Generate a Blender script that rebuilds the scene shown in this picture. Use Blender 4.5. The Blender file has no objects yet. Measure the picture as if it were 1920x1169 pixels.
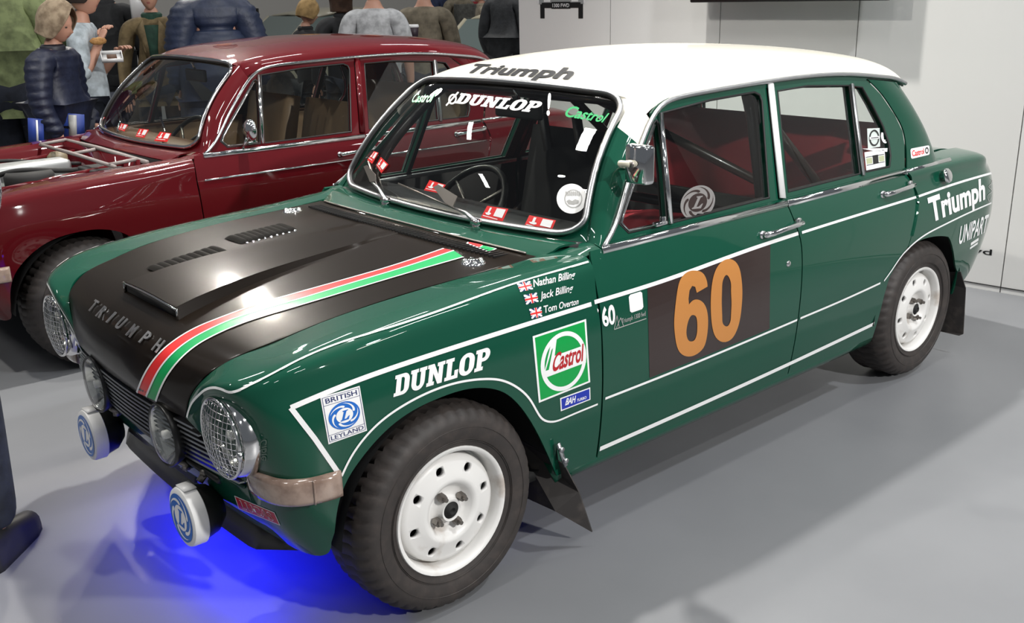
import bpy, bmesh, math, random
import numpy as np
from mathutils import Vector, Matrix
from mathutils.bvhtree import BVHTree
random.seed(5)
SC = bpy.context.scene
COL = SC.collection
# ------------------------------------------------------------------ camera
W, H = 1920, 1169
CAM = (-1.410, -2.652, 1.590, 0.712, 0.309, -0.023, 1880.732)
CAM = (CAMX, CAMY, CAMZ, YAW, PITCH, ROLL, FPX) = tuple(CAM)
def cam_axes():
    cy, sy, cp, sp = math.cos(YAW), math.sin(YAW), math.cos(PITCH), math.sin(PITCH)
    f = np.array([sy*cp, cy*cp, -sp]); r = np.array([cy, -sy, 0]); u = np.cross(r, f)
    cr, sr = math.cos(ROLL), math.sin(ROLL)
    return cr*r+sr*u, -sr*r+cr*u, f
RX, UX, FX = cam_axes()
CP = np.array([CAMX, CAMY, CAMZ])
cd = bpy.data.cameras.new('camera'); co = bpy.data.objects.new('camera', cd); COL.objects.link(co)
cd.sensor_width = 36; cd.lens = 36*FPX/W; cd.clip_start = .05; cd.clip_end = 200
M = Matrix(((RX[0], UX[0], -FX[0], CAMX), (RX[1], UX[1], -FX[1], CAMY), (RX[2], UX[2], -FX[2], CAMZ), (0, 0, 0, 1)))
co.matrix_world = M
SC.camera = co
# ------------------------------------------------------------------ world and light
wd = bpy.data.worlds.new('hall_air'); SC.world = wd; wd.use_nodes = True
wd.node_tree.nodes['Background'].inputs[0].default_value = (.80, .86, .95, 1)
wd.node_tree.nodes['Background'].inputs[1].default_value = .10
def area(name, loc, target, sx, sy, power, color=(1, 1, 1), spread=math.pi):
    l = bpy.data.lights.new(name, 'AREA'); l.shape = 'RECTANGLE'; l.size = sx; l.size_y = sy; l.energy = power; l.color = color
    l.spread = spread
    o = bpy.data.objects.new(name, l); COL.objects.link(o); o.location = loc
    o.rotation_euler = (Vector(target)-Vector(loc)).to_track_quat('-Z', 'Y').to_euler(); return o
def spot(name, loc, target, power, color=(1, 1, 1), size=60, blend=.3, rad=.08):
    l = bpy.data.lights.new(name, 'SPOT'); l.energy = power; l.color = color; l.spot_size = math.radians(size); l.spot_blend = blend; l.shadow_soft_size = rad
    o = bpy.data.objects.new(name, l); COL.objects.link(o); o.location = loc
    o.rotation_euler = (Vector(target)-Vector(loc)).to_track_quat('-Z', 'Y').to_euler(); return o
# rows of hall lamps high above
for ix in range(4):
    for iy in range(4):
        area('ceiling_lamp', (-6+ix*5.0, -6.5+iy*5.0, 8.0), (-6+ix*5.0, -6.5+iy*5.0, 0), 1.5, .3, 50, (1, .98, .95))
# truss spotlights over the stand, plus an added camera-side fill
spot('truss_or_fill_spot', (1.95, 1.60, 5.9), (.9, .2, .3), 1000, (1, .97, .92), 80, .5, .10)
spot('truss_or_fill_spot', (.95, -7.2, 4.1), (.6, -.6, .4), 1200, (1, .98, .95), 50, .6, .12)
spot('truss_or_fill_spot', (1.77, 5.55, 3.97), (.3, .3, .6), 240, (1, .92, .78), 70, .6, .11)
spot('truss_or_fill_spot', (-2.80, 2.72, 5.9), (0, .6, .3), 420, (1, .96, .88), 75, .6, .09)
spot('truss_or_fill_spot', (2.2, -3.6, 5.6), (2.6, .2, .8), 420, (.94, .97, 1), 80, .8, .12)  # added fill, not a known lamp: lightens the near side of the car
spot('truss_or_fill_spot', (3.0, 8.5, 5.0), (1.5, 5.2, 1.0), 240, (1, .97, .92), 90, .8, .12)
SC.view_settings.view_transform = 'Standard'; SC.view_settings.look = 'None'
SC.view_settings.exposure = .45; SC.view_settings.gamma = 1
SC.view_settings.use_curve_mapping = False
SC.cycles.max_bounces = 8; SC.cycles.transparent_max_bounces = 24
SC.cycles.use_denoising = True
SC.cycles.sample_clamp_indirect = 6
# ------------------------------------------------------------------ materials
MATS = {}
def mat(name, color, rough=.5, metal=0, coat=0, spec=.5, emit=None, noise=None, alpha=None, bump=None, coat_rough=.03):
    if name in MATS: return MATS[name]
    m = bpy.data.materials.new(name); m.use_nodes = True; nt = m.node_tree; b = nt.nodes['Principled BSDF']
    b.inputs['Base Color'].default_value = (*color, 1); b.inputs['Roughness'].default_value = rough
    b.inputs['Metallic'].default_value = metal; b.inputs['Coat Weight'].default_value = coat; b.inputs['Coat Roughness'].default_value = coat_rough
    b.inputs['Specular IOR Level'].default_value = spec
    if emit: b.inputs['Emission Color'].default_value = (*emit[0], 1); b.inputs['Emission Strength'].default_value = emit[1]
    if alpha is not None: b.inputs['Alpha'].default_value = alpha
    tc = nt.nodes.new('ShaderNodeTexCoord')
    if noise:   # (scale, other colour, lo, hi)
        n = nt.nodes.new('ShaderNodeTexNoise'); n.inputs['Scale'].default_value = noise[0]; n.inputs['Detail'].default_value = 5
        nt.links.new(tc.outputs['Object'], n.inputs['Vector'])
        r = nt.nodes.new('ShaderNodeMapRange'); r.inputs['From Min'].default_value = noise[2]; r.inputs['From Max'].default_value = noise[3]
        nt.links.new(n.outputs['Fac'], r.inputs['Value'])
        mx = nt.nodes.new('ShaderNodeMix'); mx.data_type = 'RGBA'; mx.inputs[6].default_value = (*color, 1); mx.inputs[7].default_value = (*noise[1], 1)
        nt.links.new(r.outputs[0], mx.inputs[0]); nt.links.new(mx.outputs[2], b.inputs['Base Color'])
    if bump:    # (scale, strength, distance)
        n = nt.nodes.new('ShaderNodeTexNoise'); n.inputs['Scale'].default_value = bump[0]; n.inputs['Detail'].default_value = 4
        nt.links.new(tc.outputs['Object'], n.inputs['Vector'])
        bp_ = nt.nodes.new('ShaderNodeBump'); bp_.inputs['Strength'].default_value = bump[1]; bp_.inputs['Distance'].default_value = bump[2]
        nt.links.new(n.outputs['Fac'], bp_.inputs['Height']); nt.links.new(bp_.outputs[0], b.inputs['Normal'])
    MATS[name] = m; return m
def glass(name, tint, gloss=.9):
    m = bpy.data.materials.new(name); m.use_nodes = True; nt = m.node_tree; nt.nodes.clear()
    o = nt.nodes.new('ShaderNodeOutputMaterial'); t = nt.nodes.new('ShaderNodeBsdfTransparent'); g = nt.nodes.new('ShaderNodeBsdfGlossy')
    mx = nt.nodes.new('ShaderNodeMixShader'); f = nt.nodes.new('ShaderNodeLayerWeight'); f.inputs[0].default_value = .5
    pw_ = nt.nodes.new('ShaderNodeMath'); pw_.operation = 'POWER'; pw_.inputs[1].default_value = 5
    mul = nt.nodes.new('ShaderNodeMath'); mul.operation = 'MULTIPLY_ADD'; mul.inputs[1].default_value = .92; mul.inputs[2].default_value = .07*gloss; mul.use_clamp = True
    t.inputs[0].default_value = (*tint, 1); g.inputs['Roughness'].default_value = .0
    nt.links.new(f.outputs['Facing'], pw_.inputs[0]); nt.links.new(pw_.outputs[0], mul.inputs[0]); nt.links.new(mul.outputs[0], mx.inputs[0])
    nt.links.new(t.outputs[0], mx.inputs[1]); nt.links.new(g.outputs[0], mx.inputs[2]); nt.links.new(mx.outputs[0], o.inputs[0])
    return m
GREEN = mat('racing_green_paint', (.003, .060, .034), .5, 0, 1, .05)
MAROON = mat('maroon_paint', (.075, .0015, .004), .5, 0, 1, .05)
CREAM = mat('cream_white_paint', (.83, .80, .70), .4, 0, .7)
SATIN = mat('satin_black_paint', (.010, .007, .005), .34, 0, .28, .05, coat_rough=.10)
PANEL = mat('door_panel_black', (.030, .018, .016), .30, 0, .3)
CHROME = mat('chrome', (.78, .78, .78), .09, 1)
STEEL = mat('brushed_alloy', (.55, .56, .57), .32, 1)
DULL = mat('dull_metal', (.25, .23, .21), .45, 1)
WHITE = mat('white_vinyl', (.82, .82, .82), .35)
BLACKP = mat('black_vinyl', (.012, .012, .012), .35)
RUBBER = mat('rubber_seal', (.012, .012, .012), .55)
TYRE = mat('tyre_rubber', (.030, .025, .023), .62, noise=(30, (.045, .036, .032), .45, .7), bump=(120, .15, .002))
RIMW = mat('white_wheel_paint', (.72, .71, .69), .4, 0, .2, noise=(9, (.40, .33, .27), .60, .78))
CHIP = mat('paint_chip', (.02, .018, .017), .6)
DARK = mat('underbody_black', (.008, .008, .008), .8)
RED = mat('red_vinyl', (.72, .025, .025), .35)
GRN = mat('bright_green_vinyl', (.0, .34, .09), .35)
CGRN = mat('oil_green_vinyl', (.0, .30, .055), .35)
DRED = mat('dark_red_vinyl', (.42, .01, .015), .35)
BLUE = mat('blue_vinyl', (.01, .13, .50), .35)
DBLUE = mat('deep_blue_vinyl', (.01, .03, .36), .35)
NAVYT = mat('navy_vinyl', (.01, .02, .11), .35)
ORANGE = mat('copper_orange_vinyl', (.60, .25, .065), .32, .25)
GREYV = mat('grey_vinyl', (.36, .36, .35), .4)
LENS = mat('indicator_lens', (.20, .135, .105), .10, 0, 1, noise=(22, (.34, .25, .20), .4, .65), bump=(40, .3, .003))
REDTRIM = mat('red_seat_vinyl', (.34, .03, .04), .38)
TANSEAT = mat('tan_seat_vinyl', (.26, .17, .10), .5)
HEADLIN = mat('beige_headlining', (.42, .33, .22), .8)
CARPET = mat('dark_carpet', (.012, .010, .010), .95)
CAGE = mat('roll_cage_paint', (.022, .014, .011), .3, 0, .5)
GLASS = glass('side_glass', (.90, .94, .92))
WGLASS = glass('windscreen_glass', (.90, .93, .91))
LGLASS = glass('lamp_glass', (.93, .94, .92), 1.2)
REFL = mat('lamp_reflector', (.85, .84, .80), .12, 1)
# ------------------------------------------------------------------ helpers
def tag(o, label=None, cat=None, group=None, kind=None):
    if label: o['label'] = label
    if cat: o['category'] = cat
    if group: o['group'] = group
    if kind: o['kind'] = kind
    return o
def empty(name, loc=(0, 0, 0), rz=0, parent=None):
    o = bpy.data.objects.new(name, None); COL.objects.link(o); o.location = loc; o.rotation_euler = (0, 0, rz); o.empty_display_size = .1
    if parent: o.parent = parent
    return o
def mk(name, verts, faces, m, parent=None, smooth=True, mats=None, midx=None):
    me = bpy.data.meshes.new(name); me.from_pydata([tuple(map(float, v)) for v in verts], [], [tuple(map(int, f)) for f in faces]); me.update()
    for mm in (mats or [m]): me.materials.append(mm)
    if midx is not None:
        for p, i in zip(me.polygons, midx): p.material_index = i
    if smooth: me.shade_smooth()
    o = bpy.data.objects.new(name, me); COL.objects.link(o)
    if parent: o.parent = parent
    return o
class MB:
    """collects geometry; build() links one mesh object"""
    def __init__(s): s.v = []; s.f = []; s.m = []
    def add(s, vs, fs, mi=0):
        n = len(s.v); s.v += [tuple(map(float, v)) for v in vs]; s.f += [tuple(int(i)+n for i in f) for f in fs]; s.m += [mi]*len(fs); return s
    def box(s, c, size, rot=None, mi=0):
        hx, hy, hz = size[0]/2, size[1]/2, size[2]/2
        vs = [Vector((x, y, z)) for x in (-hx, hx) for y in (-hy, hy) for z in (-hz, hz)]
        if rot is not None: vs = [rot @ v for v in vs]
        vs = [v+Vector(c) for v in vs]
        return s.add(vs, [(0, 1, 3, 2), (4, 6, 7, 5), (0, 4, 5, 1), (2, 3, 7, 6), (0, 2, 6, 4), (1, 5, 7, 3)], mi)
    def tube(s, path, r, seg=10, mi=0, caps=True, closed=False):
        P = [Vector(p) for p in path]; n = len(P); rr = r if hasattr(r, '__len__') else [r]*n
        vs = []; prev = None
        for i in range(n):
            t = (P[(i+1) % n]-P[i-1]) if closed else (P[min(i+1, n-1)]-P[max(i-1, 0)])
            t.normalize()
            if prev is None:
                a = Vector((0, 0, 1)) if abs(t.z) < .9 else Vector((1, 0, 0)); prev = t.cross(a).normalized()
            else: prev = (prev-t*prev.dot(t)).normalized()
            b = t.cross(prev)
            for k in range(seg):
                a = 2*math.pi*k/seg; vs.append(P[i]+(prev*math.cos(a)+b*math.sin(a))*rr[i])
        fs = []
        for i in range(n if closed else n-1):
            j = (i+1) % n
            for k in range(seg): fs.append((i*seg+k, i*seg+(k+1) % seg, j*seg+(k+1) % seg, j*seg+k))
        if caps and not closed: fs += [tuple(range(seg))[::-1], tuple((n-1)*seg+k for k in range(seg))]
        return s.add(vs, fs, mi)
    def lathe(s, prof, c=(0, 0, 0), axis='y', seg=48, mi=0, closed=False):
        """prof: (r, a) pairs, a along the axis"""
        vs = []
        for r, a in prof:
            for k in range(seg):
                t = 2*math.pi*k/seg; q = (r*math.cos(t), r*math.sin(t))
                p = {'y': (q[0], a, q[1]), 'x': (a, q[0], q[1]), 'z': (q[0], q[1], a)}[axis]
                vs.append((p[0]+c[0], p[1]+c[1], p[2]+c[2]))
        fs = []; n = len(prof)
        for i in range(n if closed else n-1):
            j = (i+1) % n
            for k in range(seg): fs.append((i*seg+k, i*seg+(k+1) % seg, j*seg+(k+1) % seg, j*seg+k))
        return s.add(vs, fs, mi)
    def build(s, name, m, parent=None, smooth=True, bevel=0, recalc=True, auto=None):
        mats = m if isinstance(m, (list, tuple)) else [m]
        o = mk(name, s.v, s.f, None, parent, smooth, mats, s.m)
        if recalc:
            bm = bmesh.new(); bm.from_mesh(o.data); bmesh.ops.remove_doubles(bm, verts=bm.verts, dist=1e-6); bmesh.ops.recalc_face_normals(bm, faces=bm.faces)
            if auto:
                for e in bm.edges:
                    if len(e.link_faces) == 2 and e.calc_face_angle(0) > auto: e.smooth = False
            bm.to_mesh(o.data); bm.free()
        if bevel:
            b = o.modifiers.new('b', 'BEVEL'); b.width = bevel; b.segments = 2; b.limit_method = 'ANGLE'
        return o
def spline(pts, ts, q):
    """natural cubic spline through pts (n,d) at params ts, evaluated at q"""
    pts = np.asarray(pts, float); ts = np.asarray(ts, float); q = np.asarray(q, float); n = len(ts)
    if n == 2: return pts[0]+(pts[1]-pts[0])*((q-ts[0])/(ts[1]-ts[0]))[:, None]
    h = np.diff(ts); A = np.zeros((n, n)); B = np.zeros((n, pts.shape[1])); A[0, 0] = A[-1, -1] = 1
    for i in range(1, n-1):
        A[i, i-1] = h[i-1]; A[i, i] = 2*(h[i-1]+h[i]); A[i, i+1] = h[i]
        B[i] = 6*((pts[i+1]-pts[i])/h[i]-(pts[i]-pts[i-1])/h[i-1])
    Mm = np.linalg.solve(A, B); k = np.clip(np.searchsorted(ts, q, side='right')-1, 0, n-2)
    a = (ts[k+1]-q)/h[k]; b = (q-ts[k])/h[k]; hh = h[k]
    return (a[:, None]*pts[k]+b[:, None]*pts[k+1]+((a**3-a)*hh**2/6)[:, None]*Mm[k]+((b**3-b)*hh**2/6)[:, None]*Mm[k+1])
def curve(pts, n, closed=False):
    """smooth resample of a polyline"""
    pts = np.asarray(pts, float)
    if closed: pts = np.vstack([pts[-2:], pts, pts[:2]])
    d = np.r_[0, np.cumsum(np.linalg.norm(np.diff(pts, axis=0), axis=1))]
    if closed: q = np.linspace(d[2], d[-2], n+1)[:-1]
    else: q = np.linspace(0, d[-1], n)
    return spline(pts, d, q)
class Surf:
    """tensor spline surface over a control net net[i][j] = (x,y,z)"""
    def __init__(s, net):
        s.net = np.asarray(net, float); s.nu, s.nv = s.net.shape[:2]
        s.tu = np.arange(s.nu, dtype=float); s.tv = np.arange(s.nv, dtype=float)
        # basis matrices through spline of unit vectors
    def __call__(s, u, v):
        u = np.atleast_1d(u).astype(float); v = np.atleast_1d(v).astype(float)
        bu = spline(np.eye(s.nu), s.tu, np.clip(u, 0, s.nu-1)); bv = spline(np.eye(s.nv), s.tv, np.clip(v, 0, s.nv-1))
        return np.einsum('ki,kj,ijd->kd', bu, bv, s.net)
    def inv(s, fn, target, guess):
        """find (u,v) with fn(P)=target (2 numbers)"""
        p = np.array(guess, float)
        for _ in range(40):
            r = fn(s(p[0], p[1])[0])-target
            if abs(r).max() < 1e-6: break
            J = np.empty((2, 2)); e = 1e-3
            J[:, 0] = (fn(s(p[0]+e, p[1])[0])-target-r)/e; J[:, 1] = (fn(s(p[0], p[1]+e)[0])-target-r)/e
            if abs(np.linalg.det(J)) < 1e-9: break
            st = np.linalg.solve(J, r); p -= np.clip(st, -.7, .7); p = np.clip(p, [0, 0], [s.nu-1, s.nv-1])
        return p
def grid_faces(nu, nv):
    return [(i*nv+j, (i+1)*nv+j, (i+1)*nv+j+1, i*nv+j+1) for i in range(nu-1) for j in range(nv-1)]
BODY = []          # (verts, faces) used to lay decals on
def panel(name, V, nu, nv, m, parent, mirror=False, thick=.008, body=False, outward=None, name_parent=None):
    """V: nu*nv points; thickness goes inwards. outward: vector that the outer side roughly faces"""
    V = np.array(V, float).reshape(-1, 3).copy(); F = grid_faces(nu, nv)
    if mirror: V[:, 1] *= -1
    A = V[np.array(F)]; nrm = np.cross(A[:, 1]-A[:, 0], A[:, 2]-A[:, 0])
    ow = np.array(outward, float)
    if mirror: ow = ow*np.array([1, -1, 1])
    if (nrm @ ow).sum() < 0: F = [f[::-1] for f in F]
    if body: BODY.append((V.copy(), F))
    o = mk(name, V, F, m, parent)
    if thick:
        s = o.modifiers.new('t', 'SOLIDIFY'); s.thickness = thick; s.offset = -1; s.use_even_offset = False; es = o.modifiers.new('e', 'EDGE_SPLIT'); es.split_angle = math.radians(48)
    return o
def fill2d(loops, res=1):
    """triangulate closed 2D loops (holes by even-odd) -> verts (n,2), tris"""
    cu = bpy.data.curves.new('tmp', 'CURVE'); cu.dimensions = '2D'; cu.fill_mode = 'BOTH'
    for L in loops:
        sp = cu.splines.new('POLY'); sp.points.add(len(L)-1); sp.use_cyclic_u = True
        for i, p in enumerate(L): sp.points[i].co = (float(p[0]), float(p[1]), 0, 1)
    ob = bpy.data.objects.new('tmp', cu)
    me = ob.to_mesh(); vs = [(v.co.x, v.co.y) for v in me.vertices]; fs = [tuple(p.vertices) for p in me.polygons]
    ob.to_mesh_clear(); bpy.data.objects.remove(ob); bpy.data.curves.remove(cu)
    return vs, fs
def text2d(txt, bold=0, shear=0, spacing=1, cap=True):
    """text outline triangles; baseline 0, cap height 1, width scaled to 0..1"""
    cu = bpy.data.curves.new('tmp', 'FONT'); cu.body = txt; cu.size = 1; cu.offset = bold; cu.shear = shear; cu.space_character = spacing; cu.resolution_u = 4
    ob = bpy.data.objects.new('tmp', cu); me = ob.to_mesh()
    vs = np.array([(v.co.x, v.co.y) for v in me.vertices]); fs = [tuple(p.vertices) for p in me.polygons]
    ob.to_mesh_clear(); bpy.data.objects.remove(ob); bpy.data.curves.remove(cu)
    if cap: h0, h1 = 0, CAPH
    else: h0, h1 = vs[:, 1].min(), vs[:, 1].max()
    x0, x1 = vs[:, 0].min(), vs[:, 0].max()
    vs = np.stack([(vs[:, 0]-x0)/(x1-x0), (vs[:, 1]-h0)/(h1-h0)], 1)
    return vs, fs
CAPH = 1
_v, _ = text2d('H'); CAPH = float(_v[:, 1].max())
def ring(cx, cy, rx, ry, n=40, a0=0): return [(cx+rx*math.cos(a0+2*math.pi*i/n), cy+ry*math.sin(a0+2*math.pi*i/n)) for i in range(n)]
def rect(x0, y0, x1, y1): return [(x0, y0), (x1, y0), (x1, y1), (x0, y1)]
def sub2d(vs, fs, maxlen):
    bm = bmesh.new(); vv = [bm.verts.new((float(x), float(y), 0)) for x, y in vs]
    for f in fs:
        try: bm.faces.new([vv[i] for i in f])
        except ValueError: pass
    bmesh.ops.triangulate(bm, faces=bm.faces)
    for _ in range(5):
        es = [e for e in bm.edges if e.calc_length() > maxlen]
        if not es: break
        bmesh.ops.subdivide_edges(bm, edges=es, cuts=1); bmesh.ops.triangulate(bm, faces=bm.faces)
    bm.verts.index_update()
    r = [(v.co.x, v.co.y) for v in bm.verts], [tuple(v.index for v in f.verts) for f in bm.faces]; bm.free(); return r
def homography(quad):
    """unit square (0,0)BL (1,0)BR (1,1)TR (0,1)TL -> px; quad given TL,TR,BR,BL"""
    TL, TR, BR, BL = quad; src = [(0, 1), (1, 1), (1, 0), (0, 0)]; A = []; B = []
    for (x, y), (u, v) in zip(src, (TL, TR, BR, BL)):
        A.append([x, y, 1, 0, 0, 0, -u*x, -u*y]); B.append(u); A.append([0, 0, 0, x, y, 1, -v*x, -v*y]); B.append(v)
    h = np.linalg.solve(np.array(A, float), np.array(B, float)); Hm = np.append(h, 1).reshape(3, 3)
    def f(P):
        P = np.asarray(P, float); q = np.c_[P, np.ones(len(P))] @ Hm.T; return q[:, :2]/q[:, 2:]
    return f
def pxray(u, v): return Vector(RX*(u-W/2)/FPX-UX*(v-H/2)/FPX+FX).normalized()
class Tgt:
    def __init__(s, parts):
        vs = []; fs = []
        for V, F in parts:
            n = len(vs); vs += [tuple(v) for v in V]; fs += [tuple(i+n for i in f) for f in F]
        s.b = BVHTree.FromPolygons(vs, fs)
    def hit(s, u, v):
        o = Vector(CP); d = pxray(u, v); loc, n, i, dist = s.b.ray_cast(o, d)
        if loc is None: return None
        if n.dot(d) > 0: n = -n
        return loc, n
    def near(s, u, v):
        for r in range(0, 60, 3):
            for k in range(8 if r else 1):
                h = s.hit(u+r*math.cos(k*math.pi/4), v+r*math.sin(k*math.pi/4))
                if h: return h
def lay(name, vs, fs, pxmap, tgt, m, parent, off=.0012, sub=None):
    """lay a flat shape on a surface; pxmap maps its 2D points to picture points seen on that surface"""
    if sub: vs, fs = sub2d(vs, fs, sub)
    P = pxmap(np.array(vs, float)); out = []; ok = []
    for u, v in P:
        h = tgt.hit(u, v); ok.append(h is not None)
        out.append((h[0]+h[1]*off) if h else Vector((0, 0, 0)))
    fs = [f for f in fs if all(ok[i] for i in f)]
    if not fs: print('EMPTY DECAL', name); return None
    used = sorted({i for f in fs for i in f}); ix = {k: i for i, k in enumerate(used)}
    vs3 = [out[i] for i in used]; fs = [tuple(ix[i] for i in f) for f in fs]
    # face the camera side
    a, b, c_ = (vs3[i] for i in fs[0][:3]); n = (b-a).cross(c_-a)
    if n.dot(a-Vector(CP)) > 0: fs = [f[::-1] for f in fs]
    return mk(name, vs3, fs, m, parent, smooth=False)
def quad_decal(name, loops, quad, tgt, m, parent, off=.0012, sub=.25):
    vs, fs = fill2d(loops); return lay(name, vs, fs, homography(quad), tgt, m, parent, off, sub)
def text_decal(name, txt, quad, tgt, m, parent, bold=0, shear=0, off=.0016, spacing=1, cap=True, sub=.2):
    vs, fs = text2d(txt, bold, shear, spacing, cap); return lay(name, vs, fs, homography(quad), tgt, m, parent, off, sub)
def px_decal(name, loops, tgt, m, parent, off=.0012, sub=30):
    vs, fs = fill2d(loops); return lay(name, vs, fs, lambda P: P, tgt, m, parent, off, sub)
def stripe(name, px, width, tgt, m, parent, n=60, off=.0018, smooth=True, mirror=False):
    pts = curve(px, n) if smooth else np.vstack([np.asarray(px[i], float)*(1-t)+np.asarray(px[i+1], float)*t for i in range(len(px)-1) for t in np.linspace(0, 1, 25)]); hs = [tgt.hit(*p) for p in pts]; hs = [h for h in hs if h]
    if len(hs) < 2: print('EMPTY STRIPE', name); return None
    P = [h[0] for h in hs]; N = [h[1] for h in hs]; vs = []
    for i in range(len(P)):
        t = (P[min(i+1, len(P)-1)]-P[max(i-1, 0)]).normalized(); s = N[i].cross(t).normalized()
        vs += [P[i]+s*width/2+N[i]*off, P[i]-s*width/2+N[i]*off]
    if mirror: vs = [Vector((v.x, -v.y, v.z)) for v in vs]
    fs = [(2*i, 2*i+1, 2*i+3, 2*i+2) for i in range(len(P)-1)]
    return mk(name, vs, fs, m, parent, smooth=False)
def strip3d(name, pts, w, t, m, parent, up=(0, 0, 1), mirror=False, n=None, seg=None):
    """solid moulding along 3D pts: half-round section, w across (along up), t outwards"""
    P = [Vector(p) for p in (curve(pts, n) if n else pts)]; U = Vector(up); vs = []; K = 7
    for i, p in enumerate(P):
        tt = (P[min(i+1, len(P)-1)]-P[max(i-1, 0)]).normalized(); u = (U-tt*U.dot(tt)).normalized(); o = u.cross(tt).normalized()
        if o.y > 0 and abs(o.y) > .3: o = -o
        for k in range(K):
            a = math.pi*k/(K-1); vs.append(p+u*math.cos(a)*w/2+o*(math.sin(a)*t))
    fs = []
    for i in range(len(P)-1):
        for k in range(K-1): fs.append((i*K+k, i*K+k+1, (i+1)*K+k+1, (i+1)*K+k))
        fs.append((i*K+K-1, i*K, (i+1)*K, (i+1)*K+K-1))
    fs += [tuple(range(K)), tuple((len(P)-1)*K+k for k in range(K))]
    if mirror: vs = [Vector((v.x, -v.y, v.z)) for v in vs]
    b = MB(); b.add(vs, fs); return b.build(name, m, parent)
# ------------------------------------------------------------------ car geometry (local: x to the rear, y to the far side, z up; near side y < 0)
ZW = [.20, .25, .35, .455, .54, .62, .70, .785, .84, .875, .89]
YW = [.733, .745, .764, .777, .783, .785, .781, .764, .742, .725, .715]
def yside(z): return float(spline(np.array(YW)[:, None], ZW, [min(max(z, .2), .89)])[0, 0])
def yup(z): return .705-.35*(z-.885)
WING = [
 [(-.400,-.56,.285),(-.450,-.56,.37),(-.468,-.56,.455),(-.480,-.52,.485),(-.49,-.48,.515),(-.50,-.45,.54),(-.51,-.42,.565),(-.52,-.40,.585),(-.527,-.38,.600)],
 [(-.397,-.60,.285),(-.447,-.60,.37),(-.466,-.60,.455),(-.482,-.58,.52),(-.497,-.55,.58),(-.512,-.52,.63),(-.526,-.487,.662),(-.530,-.458,.676),(-.524,-.42,.665)],
 [(-.392,-.64,.285),(-.442,-.64,.37),(-.462,-.64,.455),(-.480,-.63,.53),(-.499,-.605,.61),(-.516,-.578,.68),(-.531,-.55,.715),(-.528,-.52,.728),(-.510,-.468,.718)],
 [(-.380,-.68,.285),(-.430,-.685,.37),(-.452,-.69,.455),(-.472,-.69,.54),(-.488,-.68,.62),(-.503,-.665,.69),(-.519,-.635,.737),(-.510,-.600,.757),(-.478,-.508,.758)],
 [(-.355,-.714,.290),(-.400,-.728,.38),(-.428,-.735,.455),(-.442,-.742,.54),(-.455,-.738,.62),(-.468,-.728,.69),(-.478,-.705,.742),(-.467,-.668,.775),(-.428,-.53,.780)],
 [(-.325,-.741,.307),(-.365,-.755,.385),(-.385,-.763,.455),(-.390,-.770,.54),(-.396,-.768,.62),(-.402,-.757,.69),(-.406,-.740,.752),(-.400,-.702,.797),(-.355,-.547,.795)],
 [(-.28,-.748,.25),(-.28,-.762,.35),(-.28,-.772,.455),(-.28,-.779,.54),(-.28,-.781,.62),(-.28,-.775,.695),(-.28,-.758,.765),(-.28,-.716,.816),(-.24,-.563,.820)],
 [(-.08,-.745,.25),(-.08,-.764,.35),(-.08,-.777,.455),(-.08,-.783,.54),(-.08,-.785,.62),(-.08,-.780,.700),(-.08,-.762,.778),(-.08,-.719,.834),(-.06,-.574,.840)],
 [(.16,-.745,.25),(.16,-.764,.35),(.16,-.777,.455),(.16,-.783,.54),(.16,-.785,.62),(.16,-.781,.700),(.16,-.763,.785),(.16,-.720,.846),(.16,-.585,.853)],
 [(.37,-.745,.25),(.37,-.764,.35),(.37,-.777,.455),(.37,-.783,.54),(.37,-.785,.62),(.37,-.781,.700),(.37,-.764,.785),(.37,-.725,.855),(.36,-.593,.860)],
 [(.555,-.745,.25),(.550,-.764,.35),(.545,-.777,.455),(.540,-.783,.54),(.535,-.785,.62),(.532,-.781,.700),(.532,-.764,.785),(.54,-.731,.865),(.56,-.60,.874)],
]
ARCH_F = [(-.350,.33),(-.348,.40),(-.312,.504),(-.274,.545),(-.229,.580),(-.180,.606),(-.121,.624),(-.043,.633),(.04,.632),(.11,.616),(.17,.585),(.218,.538),(.270,.465),(.325,.371),(.378,.275),(.392,.25)]
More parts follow.
